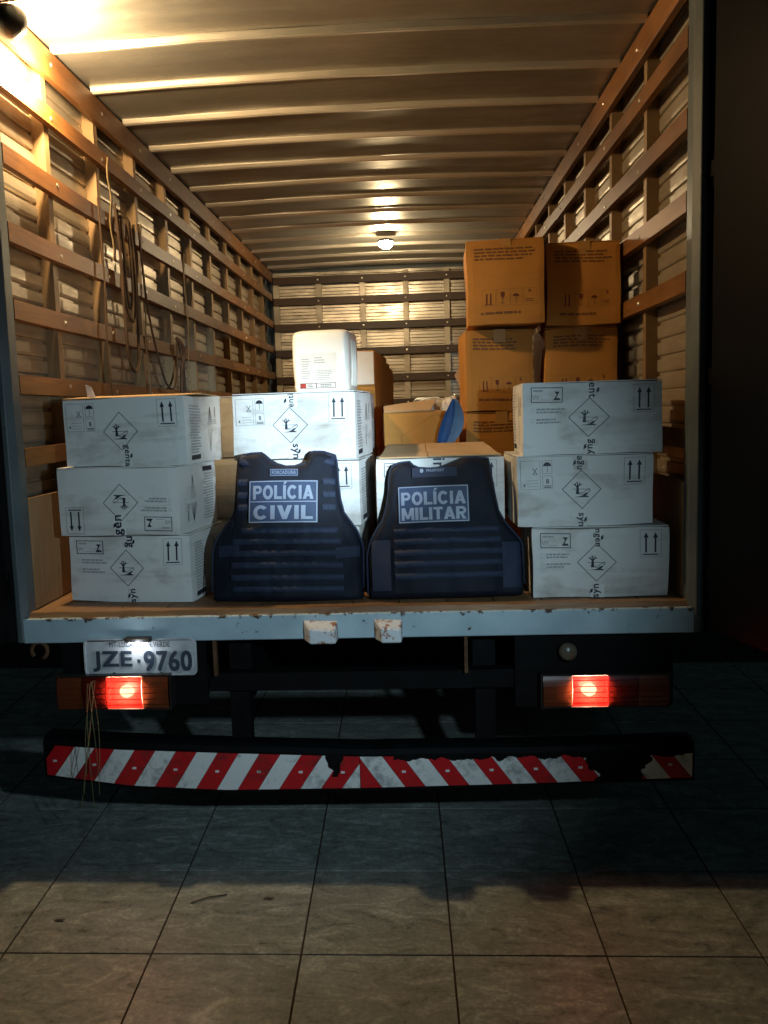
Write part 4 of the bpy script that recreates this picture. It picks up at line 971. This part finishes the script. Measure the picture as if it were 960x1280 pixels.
V2.band('side_strap', M['webbing'], .018, .086, .03, .21, .010, 8, 8)
V2.band('side_strap', M['webbing'], .478, .545, .03, .19, .008, 8, 8)
pt = V2.band('name_patch', M['patch'], .120, .367, .264, .394, .003, 20, 10, fn=V2.stiff)
k = Ink(); edge_frame(k, .121,.265,.366,.393,.0036)
k.block('POLÍCIA', .2435, .3500, .226, .046); k.block('MILITAR', .2435, .2955, .226, .044, .08)
V2.ink(k, 'patch_lettering', M['patch_ink'], pt, .0042)
tg = V2.band('collar_flap', M['webbing'], .172, .330, .425, .460, .003, 8, 3, fn=V2.stiff)
k = Ink(); k.text('MAXFORT', .254, .4485, width=.062, height=.010, bold=.02); k.poly([(.206+.007*math.cos(a),.4485+.008*math.sin(a)) for a in [math.pi/3*i for i in range(6)]]); V2.ink(k, 'tag_lettering', M['patch_ink'], tg, .0042)

# ------------------------------------------------------------------ ropes on the left wall, straw, litter
def rope(pts, r, label, mat, sub=8):
    P = [Vector(p) for p in pts]; out_ = []
    for i in range(len(P)-1):
        p0, p1, p2, p3 = P[max(i-1,0)], P[i], P[i+1], P[min(i+2,len(P)-1)]
        for s in range(sub):
            u = s/sub; out_.append(.5*((2*p1)+(p2-p0)*u+(2*p0-5*p1+4*p2-p3)*u*u+(3*p1-p0-3*p2+p3)*u**3))
    out_.append(P[-1]); o = MB().tube(out_, r, 7).build('rope', M[mat], smooth=True); tag(o, label, 'rope', 'ropes hung on the left slats'); return o
rope([(.02,1.13,1.66),(.03,1.14,1.45),(.03,1.18,1.22),(.035,1.24,1.14),(.03,1.32,1.18),(.03,1.35,1.40),(.02,1.33,1.62),(-.01,1.28,1.63),(.02,1.22,1.60),(.03,1.20,1.35),(.03,1.24,1.20),(.03,1.30,1.30),(.02,1.31,1.62)], .007, 'dark rope looped twice over the upper slat of the left wall', 'rope')
rope([(.02,1.16,1.64),(.03,1.15,1.20),(.03,1.17,.98),(.035,1.24,.90),(.03,1.33,.98),(.03,1.36,1.3),(.02,1.40,1.62)], .007, 'dark rope hanging in one long U below the double loop', 'rope')
rope([(.02,1.48,1.64),(.025,1.50,1.40),(.025,1.56,1.20),(.03,1.66,1.00),(.03,1.80,.86),(.03,1.95,.84),(.025,2.06,.95),(.02,2.10,1.12)], .006, 'thin dark rope sweeping from the upper slat down to a knot', 'rope')
rope([(.015,2.10,1.13),(.04,2.12,1.10),(.045,2.16,1.04),(.03,2.14,.95),(.03,2.12,.80),(.03,2.20,.72),(.03,2.18,.92),(.03,2.15,1.05),(.02,2.12,1.12)], .010, 'thick dark rope knotted on the middle slat near the rear of the row', 'rope')
rope([(.012,.93,1.64),(.02,.93,1.30),(.018,.92,1.10),(.018,.925,.86),(.02,.97,.70),(.02,1.0,.5)], .004, 'thin cord hanging straight down the left wall behind the carton', 'rope')
def strap(y, w, z0, z1, lb):
    b = MB(); n = 10; vs = []
    for i in range(n+1):
        z = z0+(z1-z0)*i/n; x = .006+.006*math.sin(i*1.3)
        vs += [(x,y-w/2,z),(x,y+w/2,z),(x+.002,y+w/2,z),(x+.002,y-w/2,z)]
    b.add(vs, [(i*4+j, i*4+(j+1)%4, (i+1)*4+(j+1)%4, (i+1)*4+j) for i in range(n) for j in range(4)]); o = b.build('lashing_strap', M['strap'], smooth=True); tag(o, lb, 'strap', 'lashing straps on the left wall')
strap(1.115,.028,1.40,1.86,'pale webbing strap hooked over the upper left slat, ahead of the ropes')
strap(1.56,.024,.75,1.66,'long brown strap hanging down the left wall beside the thin rope')
strap(2.42,.026,.60,1.66,'brown strap hanging down the left wall past the rope knot')

sb = MB(); r = random.Random(4)
for i in range(6):
    x = .245+r.uniform(-.012,.012); pts = []
    for j in range(9):
        t_ = j/8; pts.append((x-.04*t_*((i*13)%7-2)/4+.004*math.sin(t_*3+i), -.10+.02*math.sin(i+t_*3)-.03*t_, -.225-.50*t_*(.6+.4*((i*37)%10)/10)))
    sb.tube(pts, .0011, 4)
o = sb.build('straw_tuft', M['straw']); tag(o, 'wisp of dry straw hanging from the lit tail lamp over the bumper', 'straw')
litter_scale = .7
litter = [(.60,-.30,'thin dark twig lying on the tile behind the bumper',0),(.20,-.40,'small dry leaf on the tile near the left edge of the bumper shadow',1),(1.48,-1.05,'curved dry leaf on the pale tile away from the truck',1),(.85,-.27,'crumpled dark leaf on the tile below the plate side of the bumper',1),(.12,.55,'dark pebble-like leaf on the tiles under the bumper end',1)]
for x, y, lb, kd in litter:
    b = MB(); z = gz(x,y)
    if kd == 0: b.tube([(x,y,z+.004),(x+.05,y+.03,z+.006),(x+.11,y+.05,z+.004)], .0025, 5); o = b.build('twig', M['leafdry']); tag(o, lb, 'twig')
    else:
        q = litter_scale; vs = [(x+a*q,y+c*q,z+d*q) for a,c,d in ((-.026,.004,.001),(-.008,.012,.005),(.010,.009,.003),(.034,.002,.010),(.008,-.006,.003),(-.010,-.005,.006))]
        b.add(vs+[(a,c,d+.0008) for a,c,d in vs], [(0,1,2,3,4,5),(11,10,9,8,7,6)]+[(i,(i+1)%6,6+(i+1)%6,6+i) for i in range(6)]); o = b.build('dry_leaf', M['leafdry']); tag(o, lb, 'leaf')

# ------------------------------------------------------------------ move truck coordinates into the world
for o in list(COL.objects):
    if o.parent is None and o.type != 'CAMERA':
        o.matrix_world = Matrix.Translation((DX,0,DZ)) @ o.matrix_basis
